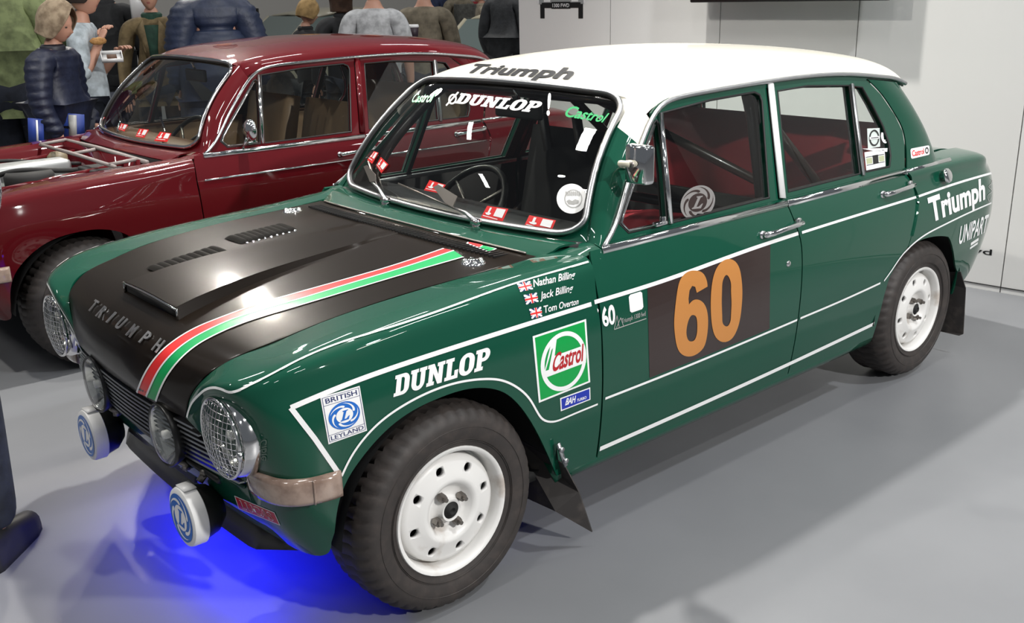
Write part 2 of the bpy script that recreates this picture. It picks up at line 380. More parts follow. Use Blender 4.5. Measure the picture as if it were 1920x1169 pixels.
def REARNET():
    N = []
    zs = [.25, .35, .455, .54, .62, .70, .785, .84]
    def colm(x, dw, lean=0, ztop=.885, yi=.60, zi=.905, zb=.25):
        c_ = []
        for z in zs:
            zz = zb+(z-.25)*(ztop-.045-zb)/(.59); c_.append((x+lean*(z-.5), -(yside(z)-dw), zz))
        c_.append((x+lean*.4, -(.728-dw), ztop)); c_.append((x+lean*.4, -(yi), zi)); return c_
    N.append(colm(2.10, 0)); N.append(colm(2.33, 0)); N.append(colm(2.6, .0)); N.append(colm(2.85, .008, 0, .878, .60, .897, .31)); N.append(colm(3.00, .024, .02, .864, .58, .885, .37))
    c_ = [(3.075,-.690,.40),(3.115,-.698,.455),(3.13,-.706,.52),(3.142,-.710,.585),(3.148,-.708,.65),(3.148,-.700,.715),(3.140,-.685,.775),(3.125,-.668,.815),(3.095,-.640,.845),(3.03,-.54,.872)]
    N.append(c_)
    c_ = [(3.10,-.60,.41),(3.16,-.61,.455),(3.185,-.615,.52),(3.20,-.618,.585),(3.205,-.615,.65),(3.205,-.61,.715),(3.195,-.60,.775),(3.175,-.585,.812),(3.14,-.56,.838),(3.06,-.46,.866)]
    N.append(c_)
    N.append([(3.12,-.30,.41),(3.18,-.31,.455),(3.21,-.31,.52),(3.22,-.31,.585),(3.225,-.31,.65),(3.225,-.31,.715),(3.215,-.30,.775),(3.195,-.29,.812),(3.16,-.28,.838),(3.08,-.23,.868)])
    N.append([(3.125,0,.41),(3.185,0,.455),(3.215,0,.52),(3.225,0,.585),(3.23,0,.65),(3.23,0,.715),(3.22,0,.775),(3.20,0,.812),(3.165,0,.84),(3.085,0,.87)])
    return N
ARCH_R = [(2.125,.33),(2.128,.42),(2.143,.502),(2.205,.562),(2.28,.597),(2.36,.615),(2.44,.622),(2.52,.612),(2.598,.580),(2.650,.525),(2.69,.47),(2.72,.43),(2.755,.40)]
BON_C = [(-.537,.583),(-.553,.62),(-.558,.66),(-.550,.700),(-.530,.735),(-.505,.757),(-.45,.784),(-.34,.812),(-.18,.838),(0,.856),(.20,.872),(.395,.885)]
BON_E = [(-.527,-.38,.600),(-.528,-.405,.635),(-.524,-.42,.665),(-.516,-.447,.698),(-.510,-.468,.718),(-.495,-.492,.742),(-.428,-.53,.780),(-.33,-.552,.802),(-.20,-.567,.826),(.02,-.579,.847),(.22,-.587,.855),(.47,-.600,.864)]
def bonnet_pts(nu=70, nv=27, vmin=0):
    c_ = curve([(x, 0, z) for x, z in BON_C], 12); e = curve(BON_E, 12)
    net = []
    for a, b in zip(BON_C, BON_E):
        A = np.array([a[0], 0, a[1]]); B = np.array(b); row = []
        for f in (0, .25, .5, .75, .92, 1):
            p = A+(B-A)*f; crown = (1-f*f)   # parabola between centre and edge height
            p[2] = B[2]+(A[2]-B[2])*(1-f**2.2); p[0] = A[0]+(B[0]-A[0])*f**2.4; row.append(p)
        net.append(row)
    S = Surf(net); us = np.linspace(0, len(BON_C)-1, nu); vs = np.linspace(vmin, 5, nv)
    return np.array([S([u]*nv, vs) for u in us]).reshape(-1, 3), nu, nv, S
def sidepatch(S, bottom, top, nv, fn, g0, jt):
    """bottom: list of (x,z); top: (x0,x1) spread; patch in S param space"""
    out = []; g = np.array(g0, float); n = len(bottom); bots = []
    for (x, z) in bottom:
        g = S.inv(fn, np.array([x, z]), g); bots.append(g.copy())
    return bots
XZ = lambda P: np.array([P[0], P[2]])
def fan(S, bots, tops, nv):
    V = []
    for b, t in zip(bots, tops):
        k = np.linspace(0, 1, nv)[:, None]; uv = np.array(b)*(1-k)+np.array(t)*k; V.append(S(uv[:, 0], uv[:, 1]))
    return np.array(V).reshape(-1, 3), len(bots), nv
def box_up(x, z, o=0): return (x, -(yup(z)+o), z)
WB = lambda s: np.array([.530+.079*s*s, .637*s, .903+.003*s*s])                       # windscreen base (s in -1..1)
WT = lambda s: np.array([.862+.050*s*s, .527*s, 1.292-.020*s*s])                      # windscreen top
def WS(s, t, off=0):
    b, T = WB(s), WT(s); p = b+(T-b)*t; p[0] -= .035*math.sin(math.pi*min(max(t, 0), 1)); p[2] += .012*math.sin(math.pi*min(max(t, 0), 1))
    if off:
        n = np.array([-.72, 0.25*s, .69]); p = p+n/np.linalg.norm(n)*off
    return p
def rounded(rx, n=10, m=0.0, asp=1.7):
    """rounded rectangle in (s,t) -1..1 x 0..1 with margin m"""
    pts = []; sx = 1-m; t0, t1 = m*.9, 1-m*.9; ry = rx*asp
    for cx, cy, a0 in ((sx-rx, t1-ry/2, 0), (-(sx-rx), t1-ry/2, 90), (-(sx-rx), t0+ry/2, 180), (sx-rx, t0+ry/2, 270)):
        for k in range(n+1):
            a = math.radians(a0+90*k/n); pts.append((cx+rx*math.cos(a), cy+ry/2*math.sin(a)))
    out = []
    for i in range(len(pts)):
        a, b = pts[i], pts[(i+1) % len(pts)]; L = math.hypot(b[0]-a[0], b[1]-a[1]); k = max(1, int(L/.08))
        out += [(a[0]+(b[0]-a[0])*j/k, a[1]+(b[1]-a[1])*j/k) for j in range(k)]
    return out
ROOF = [
 [(.856,0,1.297),(.861,-.18,1.296),(.872,-.34,1.290),(.892,-.45,1.281),(.912,-.527,1.268),(.925,-.573,1.205)],
 [(1.00,0,1.338),(1.00,-.20,1.336),(1.00,-.38,1.326),(1.00,-.49,1.308),(1.00,-.555,1.285),(1.000,-.580,1.250)],
 [(1.20,0,1.364),(1.20,-.20,1.361),(1.20,-.38,1.349),(1.20,-.49,1.330),(1.20,-.555,1.305),(1.20,-.580,1.270)],
 [(1.50,0,1.379),(1.50,-.20,1.376),(1.50,-.38,1.362),(1.50,-.49,1.342),(1.50,-.555,1.315),(1.50,-.578,1.278)],
 [(1.80,0,1.379),(1.80,-.20,1.375),(1.80,-.38,1.361),(1.80,-.49,1.341),(1.80,-.555,1.315),(1.80,-.578,1.280)],
 [(2.08,0,1.364),(2.08,-.20,1.360),(2.08,-.38,1.346),(2.08,-.49,1.327),(2.08,-.555,1.302),(2.08,-.582,1.268)],
 [(2.33,0,1.338),(2.33,-.20,1.334),(2.33,-.38,1.320),(2.33,-.49,1.301),(2.32,-.555,1.277),(2.31,-.588,1.243)],
 [(2.50,0,1.300),(2.50,-.20,1.296),(2.495,-.38,1.283),(2.485,-.49,1.263),(2.465,-.555,1.242),(2.43,-.593,1.219)],
 [(2.585,0,1.232),(2.583,-.20,1.229),(2.575,-.38,1.220),(2.555,-.49,1.208),(2.52,-.560,1.203),(2.455,-.596,1.208)],
]
GUT = [(.605,.885),(.66,.925),(.76,1.036),(.86,1.142),(.925,1.203),(1.0,1.247),(1.08,1.262),(1.20,1.268),(1.50,1.276),(1.80,1.278),(2.08,1.266),(2.31,1.241),(2.43,1.217),(2.455,1.206)]
FD_OUT = [(.648,.893),(.76,1.018),(.87,1.135),(.935,1.197),(1.0,1.232),(1.08,1.248),(1.20,1.255),(1.38,1.260),(1.560,1.263),(1.482,.893)]
FD_Q = [(.955,1.196),(.87,1.107),(.79,1.027),(.728,.965),(.708,.935),(.735,.905),(.912,.903),(.955,1.075),(.978,1.190),(.972,1.203)]
FD_G = [(1.006,1.222),(1.25,1.240),(1.49,1.246),(1.515,1.235),(1.520,1.215),(1.437,.906),(.932,.903)]
RD_OUT = [(1.600,1.265),(1.80,1.267),(2.05,1.256),(2.20,1.236),(2.275,1.178),(2.345,1.092),(2.374,1.03),(2.368,.98),(2.33,.893),(1.515,.893)]
RD_G = [(1.620,1.240),(1.80,1.243),(2.073,1.225),(2.012,.912),(1.548,.910)]
RD_Q = [(2.098,1.222),(2.158,1.212),(2.20,1.145),(2.243,1.062),(2.258,1.0),(2.250,.95),(2.225,.912),(2.038,.912)]
def upper_panel(name, outer, holes, m, parent, mirror, thick=.022, off=0):
    vs, fs = fill2d([outer]+holes); vs, fs = sub2d(vs, fs, .25)
    V = [box_up(x, z, off) for x, z in vs]; sg = -1 if mirror else 1; V = [(x, y*sg, z) for x, y, z in V]
    n = np.cross(np.subtract(V[fs[0][1]], V[fs[0][0]]), np.subtract(V[fs[0][2]], V[fs[0][0]]))
    if n[1]*(-sg) < 0: fs = [f[::-1] for f in fs]
    o = mk(name, V, fs, m, parent, smooth=False); s = o.modifiers.new('t', 'SOLIDIFY'); s.thickness = thick; s.offset = -1
    return o, (np.array(V), fs)
def seal(name, loop, m, parent, mirror, r=.005, off=.002):
    c_ = curve(loop, 70, True) if False else loop
    P = [box_up(x, z, off) for x, z in c_]
    if mirror: P = [(x, -y, z) for x, y, z in P]
    return MB().tube(P, r, 6, closed=True).build(name, m, parent)
def rim_mesh():
    b = MB(); prof = [(.024,-.010),(.030,-.012),(.034,.004),(.040,.012),(.056,.014),(.064,.008),(.072,-.006),(.082,-.014),(.092,-.014),(.104,-.008),(.135,-.002),(.146,.002),(.151,.012),(.154,.034),(.160,.034),(.163,.008),(.166,-.014),(.170,-.020),(.178,-.021),(.181,-.015),(.178,-.008),(.172,-.004),(.168,.02),(.162,.06),(.150,.06),(.146,.03),(.135,.012),(.104,.006),(.090,.0),(.080,.004),(.064,.02),(.04,.024),(.024,.02)]
    b.lathe(prof, (0, 0, 0), 'y', 64, closed=True); return b
def make_wheel(parent, loc, mirror, name='wheel', toe=0):
    w = empty(name, loc, math.pi+toe if mirror else toe, parent)
    R_ = .292; prof = [(.172,-.006),(.178,-.016),(.190,-.020),(.205,-.026),(.225,-.030),(.245,-.030),(.262,-.024),(.275,-.012),(.284,.004),(.289,.020),(.291,.05),(.2915,.0775),(.291,.105),(.289,.135),(.284,.15),(.26,.175),(.2,.17),(.172,.15)]
    key = 'tyre'
    if key not in CACHE:
        b = MB(); seg = 192; vs = []; 
        for i, (r, a) in enumerate(prof):
            for k in range(seg):
                rr = r
                if a < .02 and r > .27 and (k % 4 == 0): rr = r-.007
                if a >= .02 and r > .285 and (i % 2 == 0): rr = r-.006
                if a >= .02 and r > .285 and (k % 4 == 1): rr -= .005
                t = 2*math.pi*(k+(i % 3)*.3)/seg; vs.append((rr*math.cos(t), a, rr*math.sin(t)))
        fs = [(i*seg+k, i*seg+(k+1) % seg, (i+1)*seg+(k+1) % seg, (i+1)*seg+k) for i in range(len(prof)-1) for k in range(seg)]
        b.add(vs, fs)
        for rr in (.196, .2, .236): b.lathe([(rr-.001,-.0238 if rr < .21 else -.0302),(rr,-.0262 if rr < .21 else -.0318),(rr+.001,-.0245 if rr < .21 else -.0302)], seg=96)
        t_ = b.build('tyre', TYRE, w, auto=.6); CACHE[key] = t_.data
        r_ = rim_mesh().build('rim', RIMW, w, auto=1.0)
        cut = MB()
        for k in range(8):
            a = math.radians(22.5+45*k-10); cx, cz = .1195*math.cos(a), .1195*math.sin(a)
            cut.add([(cx+.0130*math.cos(t)*1, y, cz+.0130*math.sin(t)) for y in (-.05, .09) for t in [2*math.pi*i/16 for i in range(16)]],
                    [(i, (i+1) % 16, 16+(i+1) % 16, 16+i) for i in range(16)]+[tuple(range(16))[::-1], tuple(range(16, 32))])
        co_ = cut.build('cut', RIMW, w); mo = r_.modifiers.new('c', 'BOOLEAN'); bpy.context.view_layer.update(); mo.operation = 'DIFFERENCE'; mo.object = co_; mo.solver = 'EXACT'; bpy.context.view_layer.update()
        dg = bpy.context.evaluated_depsgraph_get(); me = bpy.data.meshes.new_from_object(r_.evaluated_get(dg)); r_.modifiers.clear(); r_.data = me
        bpy.data.objects.remove(co_); CACHE['rim'] = me
        n_ = MB(); 
        n_.lathe([(0,-.016),(.006,-.016),(.0065,-.004),(.0115,-.004),(.0125,.014),(0,.014)], seg=6); CACHE['nut'] = n_.build('wheel_nut', DULL, w, auto=.5)
        nut = CACHE['nut']; nut.location = (.047*math.cos(.5), -.008, .047*math.sin(.5)); CACHE['nut'] = nut.data
        hb = MB(); hb.lathe([(0,-.010),(.006,-.012),(.008,-.018),(.012,-.018),(.014,-.010),(.026,-.008),(.031,.004),(.031,.03),(0,.03)], seg=32); h = hb.build('hub_cap', DARK, w); CACHE['hub'] = h.data
        db = MB(); db.lathe([(0,.045),(.155,.045),(.155,.06),(0,.06)], seg=32); d_ = db.build('brake_drum', DARK, w); CACHE['drum'] = d_.data
        start = 1
    else:
        for k_, nm in (('tyre', 'tyre'), ('rim', 'rim'), ('hub', 'hub_cap'), ('drum', 'brake_drum')):
            o = bpy.data.objects.new(nm, CACHE[k_]); COL.objects.link(o); o.parent = w
        start = 0
    for k in range(start, 4):
        a = .5+math.pi/2*k; o = bpy.data.objects.new('wheel_nut', CACHE['nut']); COL.objects.link(o); o.parent = w; o.location = (.047*math.cos(a), -.008, .047*math.sin(a))
    return w
CACHE = {}
def make_car(rally, root):
    paint = GREEN if rally else MAROON; roofm = CREAM if rally else MAROON
    seat = REDTRIM if rally else TANSEAT
    T = {}
    for mir in (False, True):
        sg = 1 if mir else -1
        bd = rally and not mir
        # front wing
        S = Surf(WING)
        wng = []
        # nose part: columns 0..5 straight
        nv = 40
        ab = curve(ARCH_F, 64)
        g = np.array([5.2, .2]); blist = []
        for x, z in ab:
            g = S.inv(XZ, np.array([x, z]), g); blist.append(g.copy())
        g = blist[-1].copy()
        for x in np.linspace(.40, .553, 6):
            g = S.inv(XZ, np.array([x, .25]), g); blist.append(g.copy())
        u0 = blist[0][0]; us = np.linspace(0, u0, 46)
        bots = [(u, blist[0][1]*max(0, (u-u0+.5)/.5)**2) for u in us[:-1]]+blist
        tops = [(u, 8) for u in us[:-1]]+[(t, 8) for t in np.linspace(u0, 10, len(blist))]
        # smooth start: nose columns keep j=0 while arch front starts at its own j
        V, nu, nv = fan(S, bots, tops, nv)
        wing = panel('front_wing', V, nu, nv, paint, root, mir, .007, bd, (-.2, -1, .6))
        T['wing'] = wing
        # doors
        def door(name, left, right, x_top):
            rows = 26; zz = np.linspace(.25, .886, rows); cols = 40; V = []
            for i in range(cols):
                f = i/(cols-1)
                for z in zz:
                    x = left(z)*(1-f)+right(z)*f; V.append((x, -yside(z), z))
            return panel(name, V, cols, rows, paint, root, mir, .007, bd, (0, -1, 0))
        L1 = lambda z: float(np.interp(z, [.25,.35,.455,.54,.62,.70,.785,.865,.886], [.560,.555,.550,.545,.540,.537,.537,.546,.556]))
        R1 = lambda z: float(np.interp(z, [.25,.32,.48,.62,.75,.886], [1.540,1.536,1.530,1.526,1.524,1.500]))
        L2 = lambda z: R1(z)+.006
        fd = door('front_door', L1, R1, None)
        # rear door with the arch cut out of its corner
        RS = Surf(REARNET())
        Rz = lambda z: float(np.interp(z, [.25,.42,.50,.56,.60,.625,.68,.75,.80,.85,.886], [2.122,2.126,2.142,2.20,2.255,2.268,2.288,2.318,2.326,2.318,2.296]))
        rd = door('rear_door', L2, Rz, None)
        # rear wing
        blist = []; g = np.array([.4, 4.5])
        edge = [(Rz(z)+.006, z) for z in np.linspace(.884, .60, 14)]
        arch = [p for p in curve(ARCH_R, 60) if p[0] > 2.262]
        bl = []
        for x, z in arch:
            g = RS.inv(XZ, np.array([x, z]), g if bl else np.array([.7, 4.0])); bl.append(g.copy())
        for u in np.linspace(bl[-1][0]+.1, 8, 40): bl.append(np.array([u, 0]))
        g = RS.inv(XZ, np.array([Rz(.60)+.006, .60]), [.7, 4.])
        # left boundary
        lb = []; g = np.array([.8, 8.])
        for x, z in edge: g = RS.inv(XZ, np.array([x, z]), g); lb.append(g.copy())
        lb = lb[::-1]  # bottom to top
        nvr = 34; lbi = np.array([np.interp(np.linspace(0, 1, nvr), np.linspace(0, 1, len(lb)), np.array(lb)[:, k]) for k in (0, 1)]).T
        lbi[-1, 1] = 8; topu0 = lbi[-1, 0]
        tops = [(t, 9) for t in np.linspace(topu0, 8, len(bl))]
        V = []
        for i, (b, t) in enumerate(zip(bl, tops)):
            k = np.linspace(0, 1, nvr)[:, None]; uv = np.array(b)*(1-k)+np.array([t[0], 8.999])*k
            w_ = max(0, 1-i/22); uv = uv*(1-w_)+lbi*w_ if w_ > 0 else uv
            V.append(RS(uv[:, 0], uv[:, 1]))
        rw = panel('rear_wing', np.array(V).reshape(-1, 3), len(bl), nvr, paint, root, mir, .007, bd, (.3, -1, .3))
        # inner sill / underside
        b = MB(); V = []
        for x in np.linspace(.40, 2.125, 12):
            for (w_, z) in ((.745, .252), (.735, .225), (.715, .205), (.60, .195), (.60, .26), (.70, .29)): V.append((x, sg*w_, z))
        fs = [(i*6+k, i*6+(k+1) % 6, (i+1)*6+(k+1) % 6, (i+1)*6+k) for i in range(11) for k in range(6)]+[tuple(range(6)), tuple(66+k for k in range(6))]
        b.add(V, fs); b.build('sill', paint, root)
        # wheel wells
        for cx, r0 in ((.02, .34), (2.44, .335)):
            b = MB(); b.add([(cx+r0*math.cos(t)*1.06, sg*y, .29+r0*math.sin(t)) for y in (.765, .50) for t in np.linspace(.06, math.pi-.06, 30)], [(i, i+1, 31+i, 30+i) for i in range(29)]+[tuple(range(30, 60))])
            b.build('wheel_well', DARK, root)
        # doors' window frames
        _, fdp = upper_panel('front_window_frame', FD_OUT, [FD_Q, FD_G], paint if rally or True else paint, root, mir)
        _, rdp = upper_panel('rear_window_frame', RD_OUT, [RD_G, RD_Q], paint, root, mir)
        for nm, lp in (('front_window', FD_G), ('quarter_light', FD_Q), ('rear_window', RD_G), ('rear_quarter_light', RD_Q)):
            vs, fs = fill2d([lp]); P = [(x, sg*(yup(z)-.009), z) for x, z in vs]
            mk(nm, P, fs, GLASS, root, smooth=False)
            if bd and nm != 'x': T.setdefault('glass', []).append((np.array(P), fs))
            seal('window_seal', lp, RUBBER, root, mir, .0045, -.002)
        if True:
            LIN = mat('dark_trim', (.018, .013, .012), .6)
            o1, _ = upper_panel('window_frame_lining', FD_OUT, [[(x, z) for x, z in FD_Q], FD_G], LIN, root, mir, .004, -.027); o2, _ = upper_panel('window_frame_lining', RD_OUT, [RD_G, RD_Q], LIN, root, mir, .004, -.027)
        def bar(name, pts, w, t, m_, off=.004):
            P = [(x, -(yup(z)+off), z) for x, z in pts]; return strip3d(name, P, w, t, m_, root, up=(1, 0, 0), mirror=mir)
        bar('divider_bar', [(.990,1.222),(.919,.902)], .020, .010, CHROME)
        bar('rear_divider_bar', [(2.084,1.230),(2.022,.905)], .020, .008, STEEL)
        bar('pillar_strip', [(1.580,1.268),(1.500,.897)], .034, .008, WHITE if rally else MAROON, .006)
        b = MB(); b.add([(x+d, sg*(yup(z)-y), z) for x, z in ((1.58, 1.275), (1.497, .885)) for d, y in ((-.05, .012), (.05, .012), (.05, .03), (-.05, .03))], [(0, 1, 2, 3), (4, 7, 6, 5), (0, 4, 5, 1), (1, 5, 6, 2), (2, 6, 7, 3), (3, 7, 4, 0)]); b.build('centre_pillar', BLACKP, root)
        # quarter light catch and chrome inner frame
        if not mir:
            P = [(x, -(yup(z)+.001), z) for x, z in [(.956,1.19),(.87,1.10),(.79,1.02),(.735,.962),(.716,.937),(.738,.911),(.905,.909)]]
            MB().tube(P, .0045, 6).build('quarter_light_frame', CHROME, root)
            b = MB(); b.box((.86, -.712, .915), (.05, .02, .012)); b.box((.868, -.716, .925), (.018, .014, .022)); b.build('quarter_light_catch', CHROME, root, bevel=.003)
        # waist chrome + gutter
        strip3d('waist_moulding', [(x, -(yside(z)+.0), z) for x, z in [(.60,.881),(1.0,.880),(1.499,.879)]], .026, .009, CHROME, root, mirror=mir)
        strip3d('waist_moulding', [(x, -(yside(z)+.0), z) for x, z in [(1.508,.879),(1.9,.880),(2.292,.882)]], .026, .009, CHROME, root, mirror=mir)
        strip3d('waist_moulding', [(x, -(yside(z)+.002), z) for x, z in [(2.302,.882),(2.5,.884),(2.662,.886)]], .024, .008, CHROME, root, mirror=mir)
        gp = [box_up(x, z, .012) for x, z in curve(GUT, 70)]
        strip3d('roof_gutter', gp, .016, .010, STEEL if rally else CHROME, root, mirror=mir)
        # waist shelf between belt and glass
        b = MB(); V = []
        for x in np.linspace(.60, 2.64, 20): V += [(x, sg*.722, .886), (x, sg*.690, .896)]
        b.add(V, [(2*i, 2*i+1, 2*i+3, 2*i+2) for i in range(19)]); b.build('waist_ledge', paint, root)
        # A pillar: between windscreen edge and gutter
        ts = np.linspace(-.06, 1.0, 24); gz = np.linspace(.885, 1.21, 24); G = curve(GUT, 200); V = []
        for t, z in zip(ts, gz):
            i = int(np.argmin(abs(G[:60, 1]-z))); gpt = np.array(box_up(G[i, 0]+.0, G[i, 1], .008)); w_ = WS(1.03, t); w_[1] = -abs(w_[1])
            for f in np.linspace(0, 1, 6): p = w_*(1-f)+gpt*f; p[1] -= .012*math.sin(math.pi*f); p[0] -= .006*math.sin(math.pi*f); V.append(p)
        k = 18*6
        panel('windscreen_pillar', V[:k+6], 19, 6, paint, root, mir, .006, bd, (-.5, -1, .3))
        panel('roof_pillar_foot', V[k:], 6, 6, roofm, root, mir, .006, False, (-.5, -1, .3))
        # C pillar
        fr = curve([(2.20,1.240),(2.275,1.184),(2.345,1.098),(2.378,1.032),(2.373,.978),(2.338,.889)], 24); bk = curve([(2.462,1.206),(2.54,1.10),(2.60,.99),(2.640,.889)], 24); V = []
        for a, c_ in zip(fr, bk):
            for f in np.linspace(0, 1, 10):
                x = a[0]+(c_[0]-a[0])*f; z = a[1]+(c_[1]-a[1])*f; V.append((x, -(yup(z)+.010*math.sin(math.pi*min(f*1.2, 1))+.004-.030*max(0, f-.75)**1.5*8), z))
            # wrap to the back light
        tri = panel('rear_pillar', V, 24, 10, paint, root, mir, .006, bd, (0, -1, .2))
        V = []
        for i, c_ in enumerate(bk):
            z = c_[1]; y0 = yup(z)+.004-.030*.125*8
            for f in np.linspace(0, 1, 7):
                V.append((c_[0]+.055*math.sin(f*math.pi/2), -(y0-.10*f), z+.006*f))
        panel('rear_pillar_return', V, 24, 7, paint, root, mir, .006, False, (1, -.4, .2))
        # top filler between rear door frame and gutter
        V = []
        for x, z in curve(GUT, 80):
            if x < .93 or x > 2.46: continue
            V += [box_up(x, z+.006, .006), box_up(x, z-.022 if x < 2.2 else z-.012, .001)]
        panel('door_header', V, len(V)//2, 2, paint, root, mir, .008, False, (0, -1, 0))
        # arch lip wall strips
        # handles
        for hx, hz in ((1.32, .812), (2.09, .834)):
            h = empty('door_handle', (hx, sg*(yside(hz)+.0), hz), 0, root); b = MB(); s_ = sg
            b.tube([(0, s_*.004, -.004), (0.01, s_*.018, -.003), (.04, s_*.028, 0), (.10, s_*.030, .004), (.16, s_*.030, .006), (.195, s_*.026, .007), (.205, s_*.004, .007)], [.010,.011,.009,.008,.009,.010,.009], 10)
            b.lathe([(0,-.006),(.014,-.006),(.014,.006),(0,.006)], (0, s_*.004, -.004), 'y', 16); b.lathe([(0,-.006),(.014,-.006),(.014,.006),(0,.006)], (.205, s_*.004, .007), 'y', 16)
            b.build('grip', CHROME, h)
        if not mir:
            b = MB(); b.lathe([(0,-.008),(.008,-.008),(.011,-.004),(.011,.004),(0,.004)], (1.445, -yside(.715), .690), 'y', 20); b.build('door_lock', CHROME, root)
        # mirror-sided wheels
        make_wheel(root, (0, sg*.745, .292), mir, 'front_wheel'); make_wheel(root, (2.457, sg*.735, .292), mir, 'rear_wheel')
        # lamps
        build_headlamp(root, sg, rally)
        # indicator
        V = []
        path = [(-.478,.585),(-.480,.64),(-.474,.695),(-.455,.735),(-.42,.762),(-.37,.777),(-.335,.784)]; pc = curve(path, 30)
        for i, (x, y) in enumerate(pc):
            tgn = pc[min(i+1, 29)]-pc[max(i-1, 0)]; nn = np.array([-tgn[1], tgn[0]]); nn /= np.linalg.norm(nn)
            if nn[0]*(-1)+nn[1]*.3 < 0 and i < 15: nn = -nn
            if i >= 15 and nn[1] < 0: nn = -nn
            e = .011*min(1, (29-i)/3+.25)*min(1, i/4+.3)
            for o_, z in ((-.004, .468), (e*.7, .470), (e, .480), (e, .522), (e*.7, .532), (-.004, .535)): V.append((x+nn[0]*o_, sg*(y+nn[1]*o_), z))
        b = MB(); b.add(V, grid_faces(30, 6)+[(0, 1, 2, 3, 4, 5), tuple(29*6+k for k in range(6))]); ind = b.build('indicator_lamp', LENS, root)
        i = 22; b = MB(); b.tube([tuple(np.add(V[i*6+k], (0, sg*.0015, 0))) for k in (1, 2, 3, 4)], .003, 6); b.build('lens_rib', LENS, ind)
    # bonnet / engine bay
    V, nu, nv, BS = bonnet_pts()
    A = V.reshape(nu, nv, 3); full = np.concatenate([A[:, ::-1], A[:, 1:]*np.array([1, -1, 1])], 1)
    if rally:
        full2 = full.copy(); full2[:, 0, 1] += .004; full2[:, -1, 1] -= .004
        bon = panel('bonnet', full2.reshape(-1, 3), nu, full.shape[1], SATIN, root, False, .01, True, (-.3, 0, 1)); T['bonnet'] = bon
    else:
        engine_bay(root, full)
    # scuttle from bonnet rear to windscreen
    V = []; n = 41
    for s in np.linspace(-1.0, 1.0, n):
        yb = .600*s; f2 = abs(s)**2.4; p0 = np.array([.400+.075*f2, yb, .886-.022*abs(s)**2.2]); p1 = WS(s*1.0, -.035); p1[2] -= .004
        for f in np.linspace(0, 1, 8):
            p = p0*(1-f)+p1*f; p[2] += .012*math.sin(math.pi*f)*(1 if f > .3 else .5)-.004*(f < .05); V.append(p)
    scut = panel('scuttle_panel', V, n, 8, paint, root, False, .006, rally, (-.3, 0, 1)); T['scuttle'] = scut
    for mir in (False, True):   # corner fillets between wing top, scuttle and pillar
        V = []
        for f in np.linspace(0, 1, 8):
            a = np.array([.400+.075+(.0)*f, -.600, .864]); p0 = np.array([.475, -.600, .864])*(1-f)+np.array([.600, -.645, .897])*f
            p1 = np.array([.50, -.70, .868])*(1-f)+np.array([.60, -.722, .888])*f
            for g_ in np.linspace(0, 1, 6): V.append(p0*(1-g_)+p1*g_+np.array([0, 0, .006*math.sin(math.pi*g_)-.005]))
        panel('scuttle_corner', V, 8, 6, paint, root, mir, .005, rally and not mir, (-.3, 0, 1))
    # windscreen
    vs, fs = fill2d([rect(-1.035, -.05, 1.035, 1.03), rounded(.16, 8, .0)]); vs, fs = sub2d(vs, fs, .12)
    P = [WS(s_, t_, -.004) for s_, t_ in vs]
    fa = [f for f in fs if np.mean([vs[i][1] for i in f]) > .80]; fb = [f for f in fs if np.mean([vs[i][1] for i in f]) <= .80]
    mk('windscreen_surround', P, fb, paint, root); mk('windscreen_header', P, fa, roofm, root)
    lp = rounded(.16, 8, .0); vs, fs = fill2d(lp and [lp]); vs, fs = sub2d(vs, fs, .22)
    P = [WS(s, t) for s, t in vs]; mk('windscreen', P, fs, WGLASS, root); T['ws'] = (np.array(P), fs)
    fr = [WS(s, t, .004) for s, t in lp]; MB().tube(fr, .0095, 8, closed=True).build('windscreen_seal', RUBBER, root)
    lp2 = rounded(.165, 8, .004); fr = [WS(s*1.012, (t-.5)*1.025+.5, .009) for s, t in lp2]; b = MB(); b.tube(fr, .0088, 10, closed=True); b.build('windscreen_trim', CHROME if not rally else STEEL, root)
    # roof
    S = Surf(ROOF); nu, nv = 60, 18; us = np.linspace(0, 8, nu); vv = np.linspace(0, 5, nv); A = np.array([S([u]*nv, vv) for u in us])
    full = np.concatenate([A[:, ::-1], A[:, 1:]*np.array([1, -1, 1])], 1)
    panel('roof', full.reshape(-1, 3), nu, full.shape[1], roofm, root, False, .012, rally, (0, 0, 1))
    lin = full.copy(); lin[:, :, 2] -= .028; lin[:, :, 1] *= .965; lin = lin[1:-1]
    panel('headlining', lin.reshape(-1, 3), nu-2, full.shape[1], HEADLIN if not rally else mat('dark_headlining', (.10, .075, .05), .8), root, False, 0, False, (0, 0, -1))
    # back light, its surround and the deck
    def BL(s, t):
        b0 = np.array([2.755-.085*s*s, .62*s, .905]); t0 = np.array([2.585-.06*s*s, .53*s, 1.215-.010*s*s]); p = b0*(1-t)+t0*t; return p
    lp = rounded(.16, 6, .06); vs, fs = fill2d([lp]); vs, fs = sub2d(vs, fs, .3); mk('rear_screen', [BL(s, t) for s, t in vs], fs, GLASS, root)
    vs, fs = fill2d([rect(-1, 0, 1, 1.0), lp]); vs, fs = sub2d(vs, fs, .3); o = mk('rear_screen_surround', [BL(s, t)+np.array([0, 0, 0]) for s, t in vs], fs, paint, root); sm = o.modifiers.new('t', 'SOLIDIFY'); sm.thickness = .012; sm.offset = 0
    MB().tube([BL(s, t)+np.array([.008, 0, .004]) for s, t in lp], .009, 6, closed=True).build('rear_screen_seal', CHROME, root)
    N = []
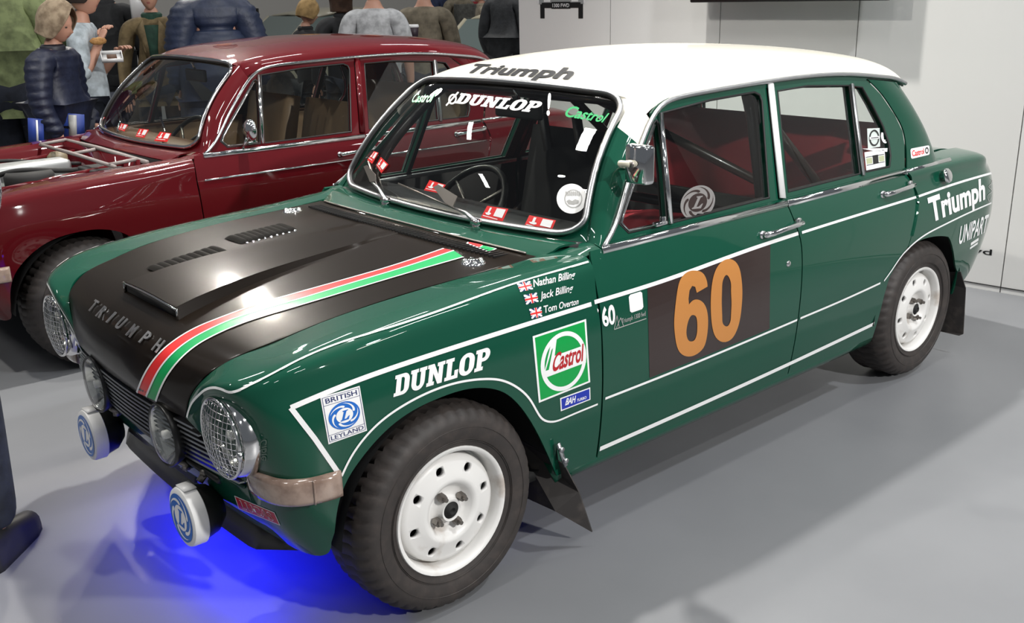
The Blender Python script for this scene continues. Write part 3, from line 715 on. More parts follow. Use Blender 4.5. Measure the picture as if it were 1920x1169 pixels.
    for f in (0, .33, .66, 1):
        row = []
        for s in np.linspace(-1, 1, 15):
            a = BL(s, 0)-np.array([.03, 0, .003]); a[1] = .62*s; e = np.array([3.085-.055*abs(s)**3, .545*s, .870+.002*abs(s)]); p = a*(1-f)+e*f; p[2] += .012*math.sin(math.pi*f); row.append(p)
        N.append(row)
    S = Surf(N); V = np.array([S([u]*31, np.linspace(0, 14, 31)) for u in np.linspace(0, 3, 16)]).reshape(-1, 3); panel('boot_lid', V, 16, 31, paint, root, False, .006, False, (0, 0, 1))
    for mir in (False, True):   # deck side strips
        V = []
        for f in np.linspace(0, 1, 14):
            e = N[0][14]*(1-f)+N[3][14]*f; e = np.array([e[0], -abs(e[1]), e[2]]); x = 2.63+(3.03-2.63)*f; q = np.array([x, -(.605-.06*f), .905-.033*f])
            V += [e, q, np.array([x, -(.69-.03*f), .893-.03*f])]
        panel('deck_side', V, 14, 3, paint, root, mir, .004, rally and not mir, (0, 0, 1))
    # floor pan and interior
    b = MB(); b.box((1.25, 0, .235), (2.9, 1.36, .03)); b.box((.50, 0, .55), (.03, 1.40, .60)); b.box((2.15, 0, .48), (.04, 1.36, .48)); b.build('floor_pan', DARK, root)
    interior(root, rally, seat)
    # lower front
    V = []; ys = np.linspace(-.56, .56, 33)
    for y in ys:
        s = (y/.56)**2
        for x, z in ((-.400, .285), (-.450, .37), (-.468, .455)): V.append((x-.028*(1-s), y, z))
    V = np.array(V).reshape(33, 3, 3); V = np.array([curve(r, 9) for r in V]).reshape(-1, 3)
    panel('front_valance', V, 33, 9, paint, root, False, .007, rally, (-1, 0, 0))
    strip3d('valance_edge', [(-.470-.03*(1-(y/.56)**2), y, .458) for y in ys], .010, .012, paint, root)
    grille(root)
    return T
def build_headlamp(root, sg, rally):
    h = empty('headlamp', (-.500, sg*.583, .612), 0, root); b = MB()
    b.lathe([(.075,.05),(.100,.04),(.106,.012),(.104,-.006),(.098,-.018),(.094,-.022),(.089,-.018),(.089,-.006)], (0, 0, 0), 'x', 48); b.build('rim_ring', CHROME, h)
    b = MB(); b.lathe([(0,.07),(.03,.062),(.055,.045),(.075,.02),(.086,-.004)], seg=32, axis='x'); b.build('reflector', REFL, h)
    b = MB(); b.lathe([(.088,-.006),(.08,-.020),(.06,-.032),(.035,-.039),(0,-.042)], seg=40, axis='x'); b.build('lens', LGLASS, h)
    b = MB(); b.lathe([(0,-.012),(.012,-.010),(.014,.01),(.012,.05),(0,.05)], seg=16, axis='x'); b.build('bulb', WHITE, h)
    if rally:
        g = empty('stone_guard', (0, 0, 0), 0, h); b = MB(); R_ = .096
        n = 13
        for i in range(-n//2+1, n//2+1):
            d = i*.0148; L = math.sqrt(max(0, R_**2-d*d))
            if L < .01: continue
            for o_ in (0, 1):
                P = []
                for k in range(9):
                    q = -L+2*L*k/8; x = -.030-.022*(1-(d*d+q*q)/R_**2); P.append((x, d, q) if o_ else (x-.001, q, d))
                b.tube(P, .0013, 5)
        b.build('mesh_guard', CHROME, h)
        b = MB(); b.tube([(-.030, .097*math.cos(t), .097*math.sin(t)) for t in np.linspace(0, 2*math.pi, 41)[:-1]], .0042, 8, closed=True); b.box((-.032, -.100*1, -.01), (.012, .016, .02)); b.build('guard_ring', CHROME, h); COLrm(g)
def COLrm(o): bpy.data.objects.remove(o)
def grille(root):
    b = MB(); b.box((-.43, 0, .52), (.02, 1.16, .17)); b.build('grille_backing', DARK, root)
    for i in range(8):
        z = .470+.0148*i; half = .555-.16*(i/7); ys = np.linspace(-half, half, 21); V = []
        for y in ys:
            x = -.478-.045*(1-(y/.56)**2)-.012*(i/7)
            V += [(x-.006, y, z+.002), (x-.008, y, z-.002), (x+.020, y, z-.006), (x+.020, y, z-.002)]
        fs = [(j*4+k, j*4+(k+1) % 4, (j+1)*4+(k+1) % 4, (j+1)*4+k) for j in range(20) for k in range(4)]+[(0, 1, 2, 3), (80, 83, 82, 81)]
        MB().add(V, fs).build('grille_slat', STEEL, root, smooth=False)
    for yy in (-.33, 0.33):
        MB().box((-.468, yy, .52), (.012, .006, .12)).build('grille_stay', STEEL, root, smooth=False)
def seatmesh(name, c, w, m, root, back=True):
    b = MB(); x, y, z = c
    def pad(cx, cz, lx, lz, rot, thick):
        n = 12; vs = []; fs = []
        for i in range(n+1):
            for j in range(7):
                u = -1+2*i/n; v = -1+2*j/6; bul = (1-u**4)*(1-v**4); fl = .004*math.cos(i*math.pi)*(abs(v) < .7)
                p = Vector((v*lx/2, u*w/2, thick*(.6+.4*bul)+fl)); p = rot @ p; vs.append((cx+p.x, y+p.y, cz+p.z))
        for i in range(n+1):
            for j in range(7):
                u = -1+2*i/n; v = -1+2*j/6; p = rot @ Vector((v*lx/2, u*w/2, -thick*.3)); vs.append((cx+p.x, y+p.y, cz+p.z))
        N_ = (n+1)*7; fs += grid_faces(n+1, 7)+[tuple(N_+k for k in f)[::-1] for f in grid_faces(n+1, 7)]
        for i in range(n): fs += [(i*7, (i+1)*7, N_+(i+1)*7, N_+i*7), (i*7+6, N_+i*7+6, N_+(i+1)*7+6, (i+1)*7+6)]
        fs += [(j, N_+j, N_+j+1, j+1) for j in range(6)]+[(n*7+j, n*7+j+1, N_+n*7+j+1, N_+n*7+j) for j in range(6)]
        b.add(vs, fs)
    pad(x, z, .50, 0, Matrix.Rotation(-.1, 3, 'Y'), .12)
    pad(x+.27, z+.30, .56, 0, Matrix.Rotation(math.radians(-78), 3, 'Y'), .09)
    return b.build(name, m, root)
def interior(root, rally, seat):
    b = MB(); V = []
    prof = [(.56,.885),(.66,.90),(.76,.895),(.80,.87),(.80,.70),(.62,.60)]
    for y in np.linspace(-.66, .66, 15):
        for x, z in prof: V.append((x, y, z))
    b.add(V, grid_faces(15, 6)); o = b.build('dashboard', BLACKP if rally else mat('wood_dash', (.10, .055, .03), .4), root); o.modifiers.new('t', 'SOLIDIFY').thickness = .01
    # steering wheel on the right-hand (far) side
    sw = empty('steering_wheel', (.95, .34, .80), 0, root); sw.rotation_euler = (0, math.radians(-48), 0)
    b = MB(); b.tube([(.185*math.cos(t), .185*math.sin(t), 0) for t in np.linspace(0, 2*math.pi, 41)[:-1]], .013, 8, closed=True); b.build('wheel_rim', BLACKP, sw)
    b = MB()
    for a in (0, 2.2, -2.2): b.tube([(0, 0, -.02), (.18*math.cos(a+math.pi), .18*math.sin(a+math.pi), 0)], .008, 6)
    b.lathe([(0,.0),(.04,-.005),(.04,-.03),(0,-.03)], axis='z', seg=20); b.tube([(0, 0, -.02), (0, 0, -.30)], .02, 8); b.build('steering_column', DULL, sw)
    for sy in ((.34,) if rally else (-.34, .34)):
        seatmesh('front_seat', (1.25, sy, .46), .48, (mat('race_seat_cloth', (.012, .011, .011), .9) if rally else seat), root)
    rs = seatmesh('rear_seat', (2.02, 0, .48), 1.22, seat, root)
    b = MB(); b.box((2.44, 0, .868), (.40, 1.30, .02)); b.build('parcel_shelf', (REDTRIM if rally else TANSEAT), root)
    for i in range(26): pass
    b = MB()
    for i in range(30):
        y = -.60+i*1.2/29; b.tube([(2.25, y, .86), (2.27, y, .885), (2.33, y, .888)], .013, 6)
    o = b.build('seat_pleats', seat, root)
    for sg in (-1, 1):
        for x0, x1 in ((.62, 1.50), (1.53, 2.30)):
            b = MB(); b.box(((x0+x1)/2, sg*.685, .58), (x1-x0, .02, .60)); b.build('door_card', CARPET if rally else TANSEAT, root)
            b = MB(); b.box(((x0+x1)/2, sg*.672, .885), (x1-x0, .02, .018)); b.build('door_capping', STEEL if rally else mat('wood_capping', (.16, .08, .04), .4), root, bevel=.004)
    m_ = empty('interior_mirror', (.93, 0.0, 1.20), 0, root)
    b = MB(); b.box((0, 0, 0), (.02, .24, .065)); b.build('mirror_back', BLACKP, m_, bevel=.012); b = MB(); b.tube([(0, 0, .03), (-.02, 0, .075)], .006, 6); b.build('mirror_stalk', CHROME, m_)
    if rally:
        b = MB(); r = .020
        for sg in (-1, 1):
            b.tube(curve([(.70, sg*.62, .25), (.70, sg*.62, .80), (.72, sg*.60, .93), (.90, sg*.53, 1.17), (1.00, sg*.50, 1.25), (1.25, sg*.49, 1.27), (1.55, sg*.49, 1.27)], 40), r, 10)
            b.tube([(1.55, sg*.60, .25), (1.55, sg*.60, .80), (1.55, sg*.53, 1.15), (1.55, sg*.49, 1.27)], r, 10)
            b.tube([(1.55, sg*.49, 1.25), (2.35, sg*.50, .60)], r, 10)
            b.tube([(.86, sg*.60, .25), (1.54, sg*.60, .75)], r, 10)
        b.tube([(1.55, -.49, 1.27), (1.55, .49, 1.27)], r, 10); b.tube([(1.0, -.50, 1.25), (1.0, .50, 1.25)], r, 10); b.tube([(1.55, -.60, .80), (1.55, .60, .80)], r, 10)
        b.tube([(1.55, .49, 1.25), (2.35, -.45, .62)], r, 10)
        b.build('roll_cage', CAGE, root)
        b = MB()
        for sy in (.24, .44): b.box((1.50, sy, .86), (.01, .05, .5), Matrix.Rotation(-.2, 3, 'Y'))
        b.build('harness_strap', BLACKP, root)
def engine_bay(root, full):
    eb = empty('engine_bay', (0, 0, 0), 0, root)
    b = MB()
    V = [];
    for r in full: V += [(r[0][0], r[0][1], r[0][2]), (r[0][0]+.0, r[0][1]*.90, r[0][2]-.03), (r[0][0]+.05, r[0][1]*.86, .45)]
    n = len(full); b.add(V, grid_faces(n, 3)); b.build('inner_wing', MAROON, eb); b = MB(); b.add([(x, -y, z) for x, y, z in V], grid_faces(n, 3)); b.build('inner_wing', MAROON, eb)
    b = MB(); b.box((.37, 0, .66), (.02, 1.05, .42)); b.box((-.44, 0, .45), (.02, .95, .2)); b.box((0, 0, .40), (1.0, 1.05, .02)); b.build('bulkhead', MAROON, eb)
    b = MB(); b.box((-.02, .02, .60), (.52, .22, .34)); b.build('engine_block', mat('engine_grey', (.10, .11, .10), .5), eb, bevel=.02)
    b = MB(); b.box((-.03, .02, .80), (.48, .15, .09)); b.build('rocker_cover', mat('silver_cover', (.30, .31, .31), .4, .5), eb, bevel=.02)
    b = MB(); b.lathe([(0,.0),(.10,.0),(.11,.02),(.11,.06),(.10,.075),(0,.075)], (-.05, -.24, .76), 'z', 28); b.build('air_filter', DARK, eb)
    b = MB(); b.lathe([(0,0),(.03,0),(.03,.03),(0,.03)], (-.15, .02, .845), 'z', 16); b.build('oil_cap', DARK, eb)
    b = MB(); b.box((.27, -.28, .74), (.16, .22, .17)); b.build('battery', DARK, eb, bevel=.01)
    b = MB(); b.lathe([(0,0),(.045,0),(.05,.02),(.05,.10),(.03,.12),(0,.12)], (.25, .30, .72), 'z', 24); b.build('brake_reservoir', mat('amber_plastic', (.16, .13, .08), .5), eb)
    b = MB(); b.tube(curve([(-.2,-.1,.80),(-.1,-.2,.84),(.1,-.22,.82),(.3,-.1,.80)], 20), .012, 8); b.tube(curve([(-.3,.2,.7),(-.15,.18,.83),(.1,.16,.82),(.33,.2,.78)], 20), .009, 8)
    b.tube(curve([(-.42,0,.72),(-.35,-.1,.80),(-.2,-.15,.78)], 14), .02, 8); b.build('engine_hoses', DARK, eb)
    b = MB(); b.lathe([(0,0),(.05,0),(.055,.01),(.055,.12),(.03,.14),(0,.14)], (.05, -.35, .76), 'x', 24); b.build('ignition_coil', STEEL, eb)
    b = MB(); b.box((-.40, 0, .60), (.05, .60, .32)); b.build('radiator', DARK, eb, bevel=.01)
    for yy in (-.36, .36): b = MB(); b.tube([(-.42, yy, .77), (.37, yy*.9, .83)], .012, 8); b.build('bonnet_stay', MAROON, eb)
    b = MB(); b.tube([(.385, -.57, .862), (.36, 0, .878), (.385, .57, .862)], .012, 8); b.build('scuttle_seal', mat('grey_seal', (.22, .19, .18), .6), eb)
    b = MB(); b.tube([(.245, -.54, .855), (.225, 0, .868), (.245, .54, .855)], .010, 8)
    for yy in (-.50, .0, .50): b.tube([(.235, yy, .862), (.37, yy, .872)], .009, 8)
    b.build('scuttle_rail', MATS['grey_seal'], eb)
# ------------------------------------------------------------------ the rally car and its markings
rally = empty('rally_car', (0, 0, 0)); tag(rally, 'dark green rally saloon with white roof, black bonnet and the number 60 on its door', 'car')
T = make_car(True, rally)
BT = Tgt(BODY)
GT = Tgt(T['glass']+[T['ws']])
WT_ = Tgt([T['ws']])
nm = 'pinstripe'
def PS(px, w=.008, m=WHITE, **k): return stripe(nm, px, w, BT, m, rally, **k)
# upper and lower coach lines
PS([(545,765),(653,720),(800,668.5),(960,617),(1108,570.5)], .012)
PS([(1114,567),(1260,521),(1400,470),(1496,438)], .012); PS([(1503,436.5),(1600,406),(1700,375.3),(1717,370)], .009)
PS([(1722,368.5),(1800,342),(1868,322.5)], .009)
PS([(545,765),(590,823),(638,893)], .012, smooth=False)
PS([(640,893),(655,862),(680,825),(714,790),(760,758),(810,733),(860,717),(905,711),(938,713),(968,726),(992,748),(1008,775),(1018,787),(1032,791),(1060,783),(1120,758)], .006, n=120)
PS([(1128,750),(1260,698),(1400,640),(1494,600)], .008); PS([(1500,597),(1580,563),(1650,531)], .008)
PS([(1657,527),(1672,506),(1690,480),(1710,459),(1735,440),(1765,424),(1810,402),(1862,379)], .007, n=60)
PS([(1124,842),(1300,764),(1480,682),(1647,603)], .016)
crease = [(351.5,783),(356,766),(362,754),(373,741.6),(388.5,730),(403.9,727.5),(418,731),(430,735.5),(444,734),(460,727),(491,712),(560,676),(640,643),(735,613.4),(850,574),(968,531.7),(1050,507),(1108,490)]
PS(crease, .006, n=160)
PS(crease, .006, n=160, mirror=True)
PS([(1125,486),(1125.5,486.2)], .001)
# bonnet stripes
def band(name, A, B, m, n=50, off=.0014):
    a = curve(A, n); b = curve(B, n); vs = []; k = 5
    P = []
    for i in range(n):
        for j in range(k):
            f = j/(k-1); h = BT.hit(*(a[i]*(1-f)+b[i]*f)); P.append((h[0]+h[1]*off) if h else None)
    fs = [f for f in grid_faces(n, k) if all(P[i] is not None for i in f)]
    P = [p if p is not None else Vector((0, 0, 0)) for p in P]
    a_, b_, c_ = (P[i] for i in fs[0][:3])
    if (b_-a_).cross(c_-a_).dot(a_-Vector(CP)) > 0: fs = [f[::-1] for f in fs]
    return mk(name, P, fs, m, T['bonnet'])
e1 = [(257.5,736),(268,710),(283,684),(303,660),(330,638),(365,617),(410,598),(470,576),(540,555),(640,527),(740,498),(832,467)]
e2 = [(275,743.5),(287,716),(303,688),(324,664),(350,643),(386,622),(430,602),(490,582),(560,562),(655,533),(755,503),(851,471)]
e3 = [(293,752),(305,722),(322,694),(343,670),(370,648),(406,628),(450,609),(508,590),(575,570),(668,542),(765,513),(869,483)]
band('red_stripe', e1, e2, RED); band('green_stripe', e2, e3, GRN)
for e in (e1, e2, e3): stripe('white_edge_line', e, .006, BT, WHITE, T['bonnet'], n=80, off=.0022)
px_decal('tricolour_patch', [[(874,457),(877,454.5),(932,467),(917,474.5)]], BT, WHITE, T['scuttle'])
px_decal('red_patch', [[(877,457),(880,455.2),(905,460.5),(898,464.5)]], BT, RED, T['scuttle'], .002)
px_decal('green_patch', [[(900,465.5),(906,461.5),(929,467.5),(916,472.5)]], BT, GRN, T['scuttle'], .002)
# black paint on the scuttle in front of the windscreen: finned vent
bt = T['bonnet']
for k in range(64):
    f = k/63; y = .50-1.02*f; fz = abs(y/.6)
    x = .345+.065*fz**2.4; z = .8805-.021*fz**2.2
    MBk = MB(); MBk.box((x, y, z+.003), (.055, .004, .006), Matrix.Rotation(.05, 3, 'Y')); MBk.build('vent_fin', BLACKP, bt, smooth=False)
MB().tube([(.398+.065*abs(y/.6)**2.4, y, .889-.021*abs(y/.6)**2.2) for y in np.linspace(.54, -.56, 30)], .004, 6).build('vent_beading', DULL, bt)
# bonnet hinge bosses
for sy in (-1, 1):
    b = MB(); c_ = (.300, sy*.509, .862)
    b.lathe([(0,.012),(.016,.012),(.019,.006),(.034,.005),(.037,0),(.037,-.006)], c_, 'z', 28)
    for k in range(6):
        a = k*math.pi/3; b.lathe([(0,.011),(.006,.010),(.008,.004)], (c_[0]+.026*math.cos(a), c_[1]+.026*math.sin(a), c_[2]), 'z', 10)
    b.build('bonnet_boss', CHROME, bt)
# louvres
def louvre(px0, px1, n):
    for k in range(n):
        f = (k+.5)/n; h = BT.hit(px0[0]+(px1[0]-px0[0])*f, px0[1]+(px1[1]-px0[1])*f)
        if not h: continue
        c_, nn = h; b = MB(); vs = []
        for i in range(9):
            t = math.pi*i/8; yy = .055*math.cos(t)
            for j in range(5):
                q = j/4; hh = .014*math.sin(t)**.5*math.sin(math.pi*min(1, q*.75+.02)) if 0 < i < 8 else 0
                vs.append((c_.x+(q-.5)*.030, c_.y+yy, c_.z+hh+.0005-(0 if j < 4 else 0)))
        b.add(vs, grid_faces(9, 5)); b.build('louvre', mat('louvre_black', (.008, .007, .006), .7, spec=.1), bt)
        MB().box((c_.x+.016, c_.y, c_.z+.002), (.004, .095, .005)).build('louvre_slot', DARK, bt, smooth=False)
        MB().lathe([(0,.006),(.004,.005),(.005,0)], (c_.x+.004, c_.y-.066, c_.z+.001), 'z', 10).build('rivet', CHROME, bt)
louvre((290,510), (414,470), 9); louvre((438,453), (538,428), 9)
# bonnet scoop
def zb(x, y):
    h = BT.b.ray_cast(Vector((x, y, 1.5)), Vector((0, 0, -1))); return h[0].z if h[0] else .85
b = MB(); V = []; 
for i, f in enumerate(np.linspace(0, 1, 14)):
    x = -.435+.80*f; ht = .034*(1-f)**1.1+.0015; wd = .185-.080*f
    for s in (-1, -.93, -.5, 0, .5, .93, 1):
        y = s*wd; V.append((x, y, zb(x, y)+(ht*(1-.12*s*s) if abs(s) < 1 else .0)))
b.add(V, grid_faces(14, 7)); sc_ = b.build('bonnet_scoop', SATIN, bt, auto=.6)
b = MB(); b.box((-.432, 0, zb(-.432, 0)+.012), (.004, .34, .022)); b.build('scoop_mouth', DARK, sc_)
b = MB()
V = [(-.440, s*.182, zb(-.437, .18*s)+(.034*(1-.12*s*s))) for s in np.linspace(-1, 1, 13)]; b.tube(V, .0028, 6)
for s in (-1, 1): b.box((-.437, s*.182, zb(-.437, .18)+.016), (.004, .006, .032))
b.build('scoop_lip', CHROME, sc_)
# badge letters on the nose
for ch, (u, v) in zip('TRIUMPH', [(177,575),(193,587),(210.5,597),(229,607.5),(250,622),(275,635.5),(299,649.5)]):
    h = BT.hit(u, v)
    if not h: continue
    c_, nn = h; vs, fs = text2d(ch, .02); Yv = Vector((0, -1, 0)); Up = nn.cross(Yv)*-1
    if Up.z < 0: Up = -Up
    wdt = .030 if ch != 'I' else .010; nn = nn.normalized()
    P = [c_+Yv*(x-.5)*wdt+Up*(y-.5)*.036+nn*.004 for x, y in vs]
    b = MB(); b.add(P, fs); o = mk('badge_letter', b.v, b.f, STEEL, bt, smooth=False); s_ = o.modifiers.new('t', 'SOLIDIFY'); s_.thickness = .003; s_.offset = 0
# slab-serif tyre maker lettering
def slab(word):
    G = {}; s = .17
    def arc(cx, cy, rx, ry, a0, a1, n=8): return [(cx+rx*math.cos(math.radians(a0+(a1-a0)*i/n)), cy+ry*math.sin(math.radians(a0+(a1-a0)*i/n))) for i in range(n+1)]
    G['D'] = (.86, [[(0, 0)]+arc(.52, .34, .34, .34, -90, 0)+arc(.52, .66, .34, .34, 0, 90)+[(0, 1), (0, 1-s), (.10, 1-s), (.10, s), (0, s)], [(.38, s)]+arc(.46, .30, .11, .13, -90, 0)+arc(.46, .70, .11, .13, 0, 90)+[(.38, 1-s)]])
    G['U'] = (.92, [[(.08, 1-s), (0, 1-s), (0, 1), (.44, 1), (.44, 1-s), (.36, 1-s)]+arc(.47, .30, .11, .12, 180, 360)+[(.58, 1-s), (.50, 1-s), (.50, 1), (.92, 1), (.92, 1-s), (.84, 1-s)]+arc(.46, .34, .38, .36, 0, -180, 14)])
    G['N'] = (.98, [[(0, 0), (0, s), (.09, s), (.09, 1-s), (0, 1-s), (0, 1), (.36, 1), (.64, .45), (.64, 1-s), (.55, 1-s), (.55, 1), (.98, 1), (.98, 1-s), (.89, 1-s), (.89, 0), (.64, 0), (.34, .56), (.34, s), (.43, s), (.43, 0)]])
    G['L'] = (.76, [[(0, 0), (0, s), (.10, s), (.10, 1-s), (0, 1-s), (0, 1), (.48, 1), (.48, 1-s), (.38, 1-s), (.38, s), (.55, s), (.55, .40), (.76, .40), (.76, 0)]])
    G['O'] = (.86, [arc(.43, .36, .43, .38, 180, 360, 12)+arc(.43, .64, .43, .38, 0, 180, 12), arc(.43, .32, .13, .15, 180, 360)+arc(.43, .68, .13, .15, 0, 180)])
    G['P'] = (.82, [[(0, 0), (0, s), (.10, s), (.10, 1-s), (0, 1-s), (0, 1)]+arc(.52, .70, .30, .30, 90, -90, 14)+[(.38, .40), (.38, s), (.48, s), (.48, 0)], [(.38, 1-s)]+arc(.46, .70, .10, .13, 90, -90)+[(.38, .57)]])
    x = 0; loops = []
    for ch in word: w, L = G[ch]; loops.append([[(x+px_, py_) for px_, py_ in l] for l in L]); x += w+.05
    return loops, x-.05
def slab_decal(quad, tgt, m, parent, shear=0, grow=0):
    loops, w = slab('DUNLOP')
    for L in loops:
        L = [[((x+shear*y)/(w+shear), y) for x, y in l] for l in L]; quad_decal('lettering', L, quad, tgt, m, parent, .0016, .15)
slab_decal([(741,705),(920,650),(915,690.5),(737,745)], BT, WHITE, T['wing'])
slab_decal([(862,175),(1021,192),(1006,212.5),(852,194)], WT_, WHITE, rally, .12)
# leaping oval mark beside the windscreen lettering
quad_decal('tyre_mark', [ring(.45, .45, .40, .40, 20), ring(.45, .45, .26, .28, 16)], [(843,172),(862,174),(857,198),(838,197)], WT_, WHITE, rally); quad_decal('tyre_mark', [[(.0, -.1), (.95, 1.0), (.8, 1.05), (-.1, -.02)]], [(843,172),(862,174),(857,198),(838,197)], WT_, WHITE, rally)
def car_text(txt, quad, m, parent=None, tgt=None, **k): return text_decal('lettering', txt, quad, tgt or BT, m, parent or rally, **k)
car_text('Castrol', [(1066,198.5),(1143,214),(1134,230.5),(1058,218.5)], GRN, tgt=WT_, bold=.02, shear=.25)
car_text('Castrol', [(779,176),(818.8,173.5),(808.8,192),(771,192)], GRN, tgt=WT_, bold=.02, shear=.1)
car_text('!', [(1028,177),(1034,177.5),(1031,216),(1025,215)], WHITE, tgt=WT_, bold=.03)
car_text('Triumph', [(892,121.5),(1087,130),(1067,149),(870,136)], BLACKP, bold=.035, sub=.04, off=.003)
# number panel and number
px_decal('number_panel', [[(1213.5,539),(1260,524),(1350,491),(1444,457),(1443.5,520),(1442.5,617),(1330,664),(1217.5,709)]], BT, PANEL, rally, .0010, 25)
def cr(pts): return [(1100+x*.31646, 480+y*.31646) for x, y in curve(pts, 70, True)]
six = [(713,182),(709,150),(695,115),(672,94),(645,88),(610,90),(575,110),(548,150),(532,220),(520,320),(515,400),(520,470),(533,540),(560,582),(600,596),(645,584),(688,545),(708,485),(716,410),(712,335),(692,283),(660,260),(628,263),(603,288)]
six_in = [(600,255),(606,205),(622,178),(640,184),(649,219)]
six_o = [(1100+x*.31646, 480+y*.31646) for x, y in list(spline(np.array(six), np.arange(24), np.linspace(0, 23, 80)))+six_in]
hole6 = cr([(625,350),(603,375),(590,425),(591,480),(607,505),(630,503),(645,480),(652,430),(650,380),(640,355)])
px_decal('race_number', [six_o, hole6], BT, ORANGE, rally, .0022, 12)
zero = cr([(830,20),(790,42),(757,95),(739,170),(732,270),(735,370),(745,440),(768,490),(802,510),(845,500),(880,455),(902,390),(915,300),(919,200),(912,120),(895,58),(865,25)])
hole0 = cr([(825,113),(808,135),(799,190),(797,280),(800,370),(810,410),(827,418),(843,402),(852,350),(855,280),(852,200),(845,138)])
px_decal('race_number', [zero, hole0], BT, ORANGE, rally, .0022, 12)
# crew names with flags
def flag(q):
    quad_decal('flag', [rect(0, 0, 1, 1)], q, BT, NAVYT, rally, .0014)
    w = .13
    quad_decal('flag_cross', [[(0, 0), (w, 0), (1, 1-w*1.2), (1, 1), (1-w, 1), (0, w*1.2)]], q, BT, WHITE, rally, .0018); quad_decal('flag_cross', [[(0, 1), (0, 1-w*1.2), (1-w, 0), (1, 0), (1, w*1.2), (w, 1)]], q, BT, WHITE, rally, .0019)
    quad_decal('flag_cross', [rect(0, .33, 1, .67)], q, BT, WHITE, rally, .0021); quad_decal('flag_cross', [rect(.40, 0, .62, 1)], q, BT, WHITE, rally, .0022)
    quad_decal('flag_cross', [rect(0, .41, 1, .59)], q, BT, RED, rally, .0025); quad_decal('flag_cross', [rect(.45, 0, .57, 1)], q, BT, RED, rally, .0026)
flag([(968.7,533.4),(993.4,527.9),(998.9,543),(975,548.4)]); flag([(981,553.9),(1005.7,549),(1009,566.2),(986,571.7)]); flag([(991.2,579.9),(1013.9,575.3),(1016,593.6),(996,598.5)])
car_text('Nathan Billing', [(997,526),(1078,508.5),(1078,521),(1000,539)], WHITE, bold=.012, shear=.25)
car_text('Jack Billing', [(1010,549),(1074,533),(1074,546),(1012,562)], WHITE, bold=.012, shear=.25)
car_text('Tom Overton', [(1018,574.4),(1084,559.5),(1084,570.5),(1021,587)], WHITE, bold=.012, shear=.25)
# oil company square
q = [(998,631),(1098.2,598.5),(1106,716.8),(1009.8,755.6)]
fl = lambda L: [(x, 1-y) for x, y in L]
quad_decal('oil_sticker', [rect(0, 0, 1, 1)], q, BT, WHITE, rally, .0014); quad_decal('oil_sticker_field', [rect(.035, .03, .965, .97)], q, BT, CGRN, rally, .0018)
quad_decal('oil_sticker_ring', [ring(.52, .479, .435, .445, 48), ring(.52, .479, .365, .38, 48)], q, BT, WHITE, rally, .0022)
quad_decal('oil_sticker_band', [fl([(.30,.20),(.415,.15),(.352,.385),(.90,.385),(.94,.66),(.18,.66),(.13,.6)])], q, BT, WHITE, rally, .0025)
quad_decal('oil_sticker_notch', [fl([(.305,.285),(.335,.26),(.225,.56),(.165,.56)])], q, BT, CGRN, rally, .0028)
car_text('Castrol', [(1039,664),(1093,645),(1093,675),(1033,697)], DRED, bold=.025, shear=.12, off=.003)
q = [(1049.5,746.9),(1106,726.4),(1106.5,749.6),(1050.9,771.5)]
quad_decal('tuner_sticker', [rect(0, 0, 1, 1)], q, BT, WHITE, rally, .0014); quad_decal('tuner_sticker_field', [rect(.035, .09, .965, .91)], q, BT, DBLUE, rally, .0018)
car_text('BAH', [(1060,748),(1079,742),(1079,753.5),(1058.5,760)], WHITE, bold=.03, shear=.25, off=.0022); car_text('TURBO', [(1081,748.5),(1098.5,742.5),(1098.5,747.5),(1080.5,753.5)], WHITE, bold=.02, off=.0022)
# maker's square with the swirl roundel
def roundel(q, tgt, parent, cx=.5, cy=.5, R=.5, blue=BLUE, white=WHITE, off=.002, asp=1.0, outline=True):
    rg = lambda r, n=40: ring(cx, cy, r*R, r*R*asp, n)
    if outline: quad_decal('roundel', [rg(1.0)], q, tgt, blue, parent, off); 
    for k in range(5):
        a0 = math.radians(72*k+20); L = []
        for i in range(13):
            t = i/12; r = .56+.37*t; a = a0+math.radians(78)*t**1.3; L.append((cx+R*r*math.cos(a), cy+R*asp*r*math.sin(a)))
        for i in range(13):
            t = 1-i/12; r = .56+.37*t; a = a0+math.radians(78)*t**1.3-math.radians(34)*math.sin(math.pi*t)**.8*(.9); L.append((cx+R*r*math.cos(a), cy+R*asp*r*math.sin(a)))
        quad_decal('roundel_blade', [L], q, tgt, white, parent, off+.0004)
    quad_decal('roundel_centre', [rg(.54)], q, tgt, white, parent, off+.0005)
    L = [(-.30,-.40),(.28,-.40),(.36,-.10),(.27,-.12),(.12,-.28),(-.02,-.28),(.12,.30),(.24,.34),(.24,.40),(-.16,.40),(-.16,.34),(-.07,.30),(-.20,-.28),(-.30,-.34)]
    L = [(cx+R*(x*.9+.12*y), cy+R*asp*y*.9) for x, y in L]; quad_decal('roundel_letter', [L], q, tgt, blue, parent, off+.001)
q = [(600,745.4),(673.8,723.8),(687.7,807.7),(615.6,833.5)]
quad_decal('maker_sticker', [rect(0, 0, 1, 1)], q, BT, WHITE, rally, .0014)
for L in ([rect(.03, .03, .97, .97), rect(.045, .04, .955, .96)], [rect(.045, .79, .955, .80)], [rect(.045, .165, .955, .175)]): quad_decal('maker_sticker_line', L, q, BT, NAVYT, rally, .0018)
def subq(q, x0, y0, x1, y1):
    h = homography(q)(np.array([(x0, y1), (x1, y1), (x1, y0), (x0, y0)])); return [tuple(p) for p in h]
car_text('BRITISH', subq(q, .10, .835, .90, .935), NAVYT, bold=.012, off=.002); car_text('LEYLAND', subq(q, .08, .06, .92, .145), NAVYT, bold=.008, off=.002)
roundel(q, BT, rally, .5, .485, .40, asp=.72)
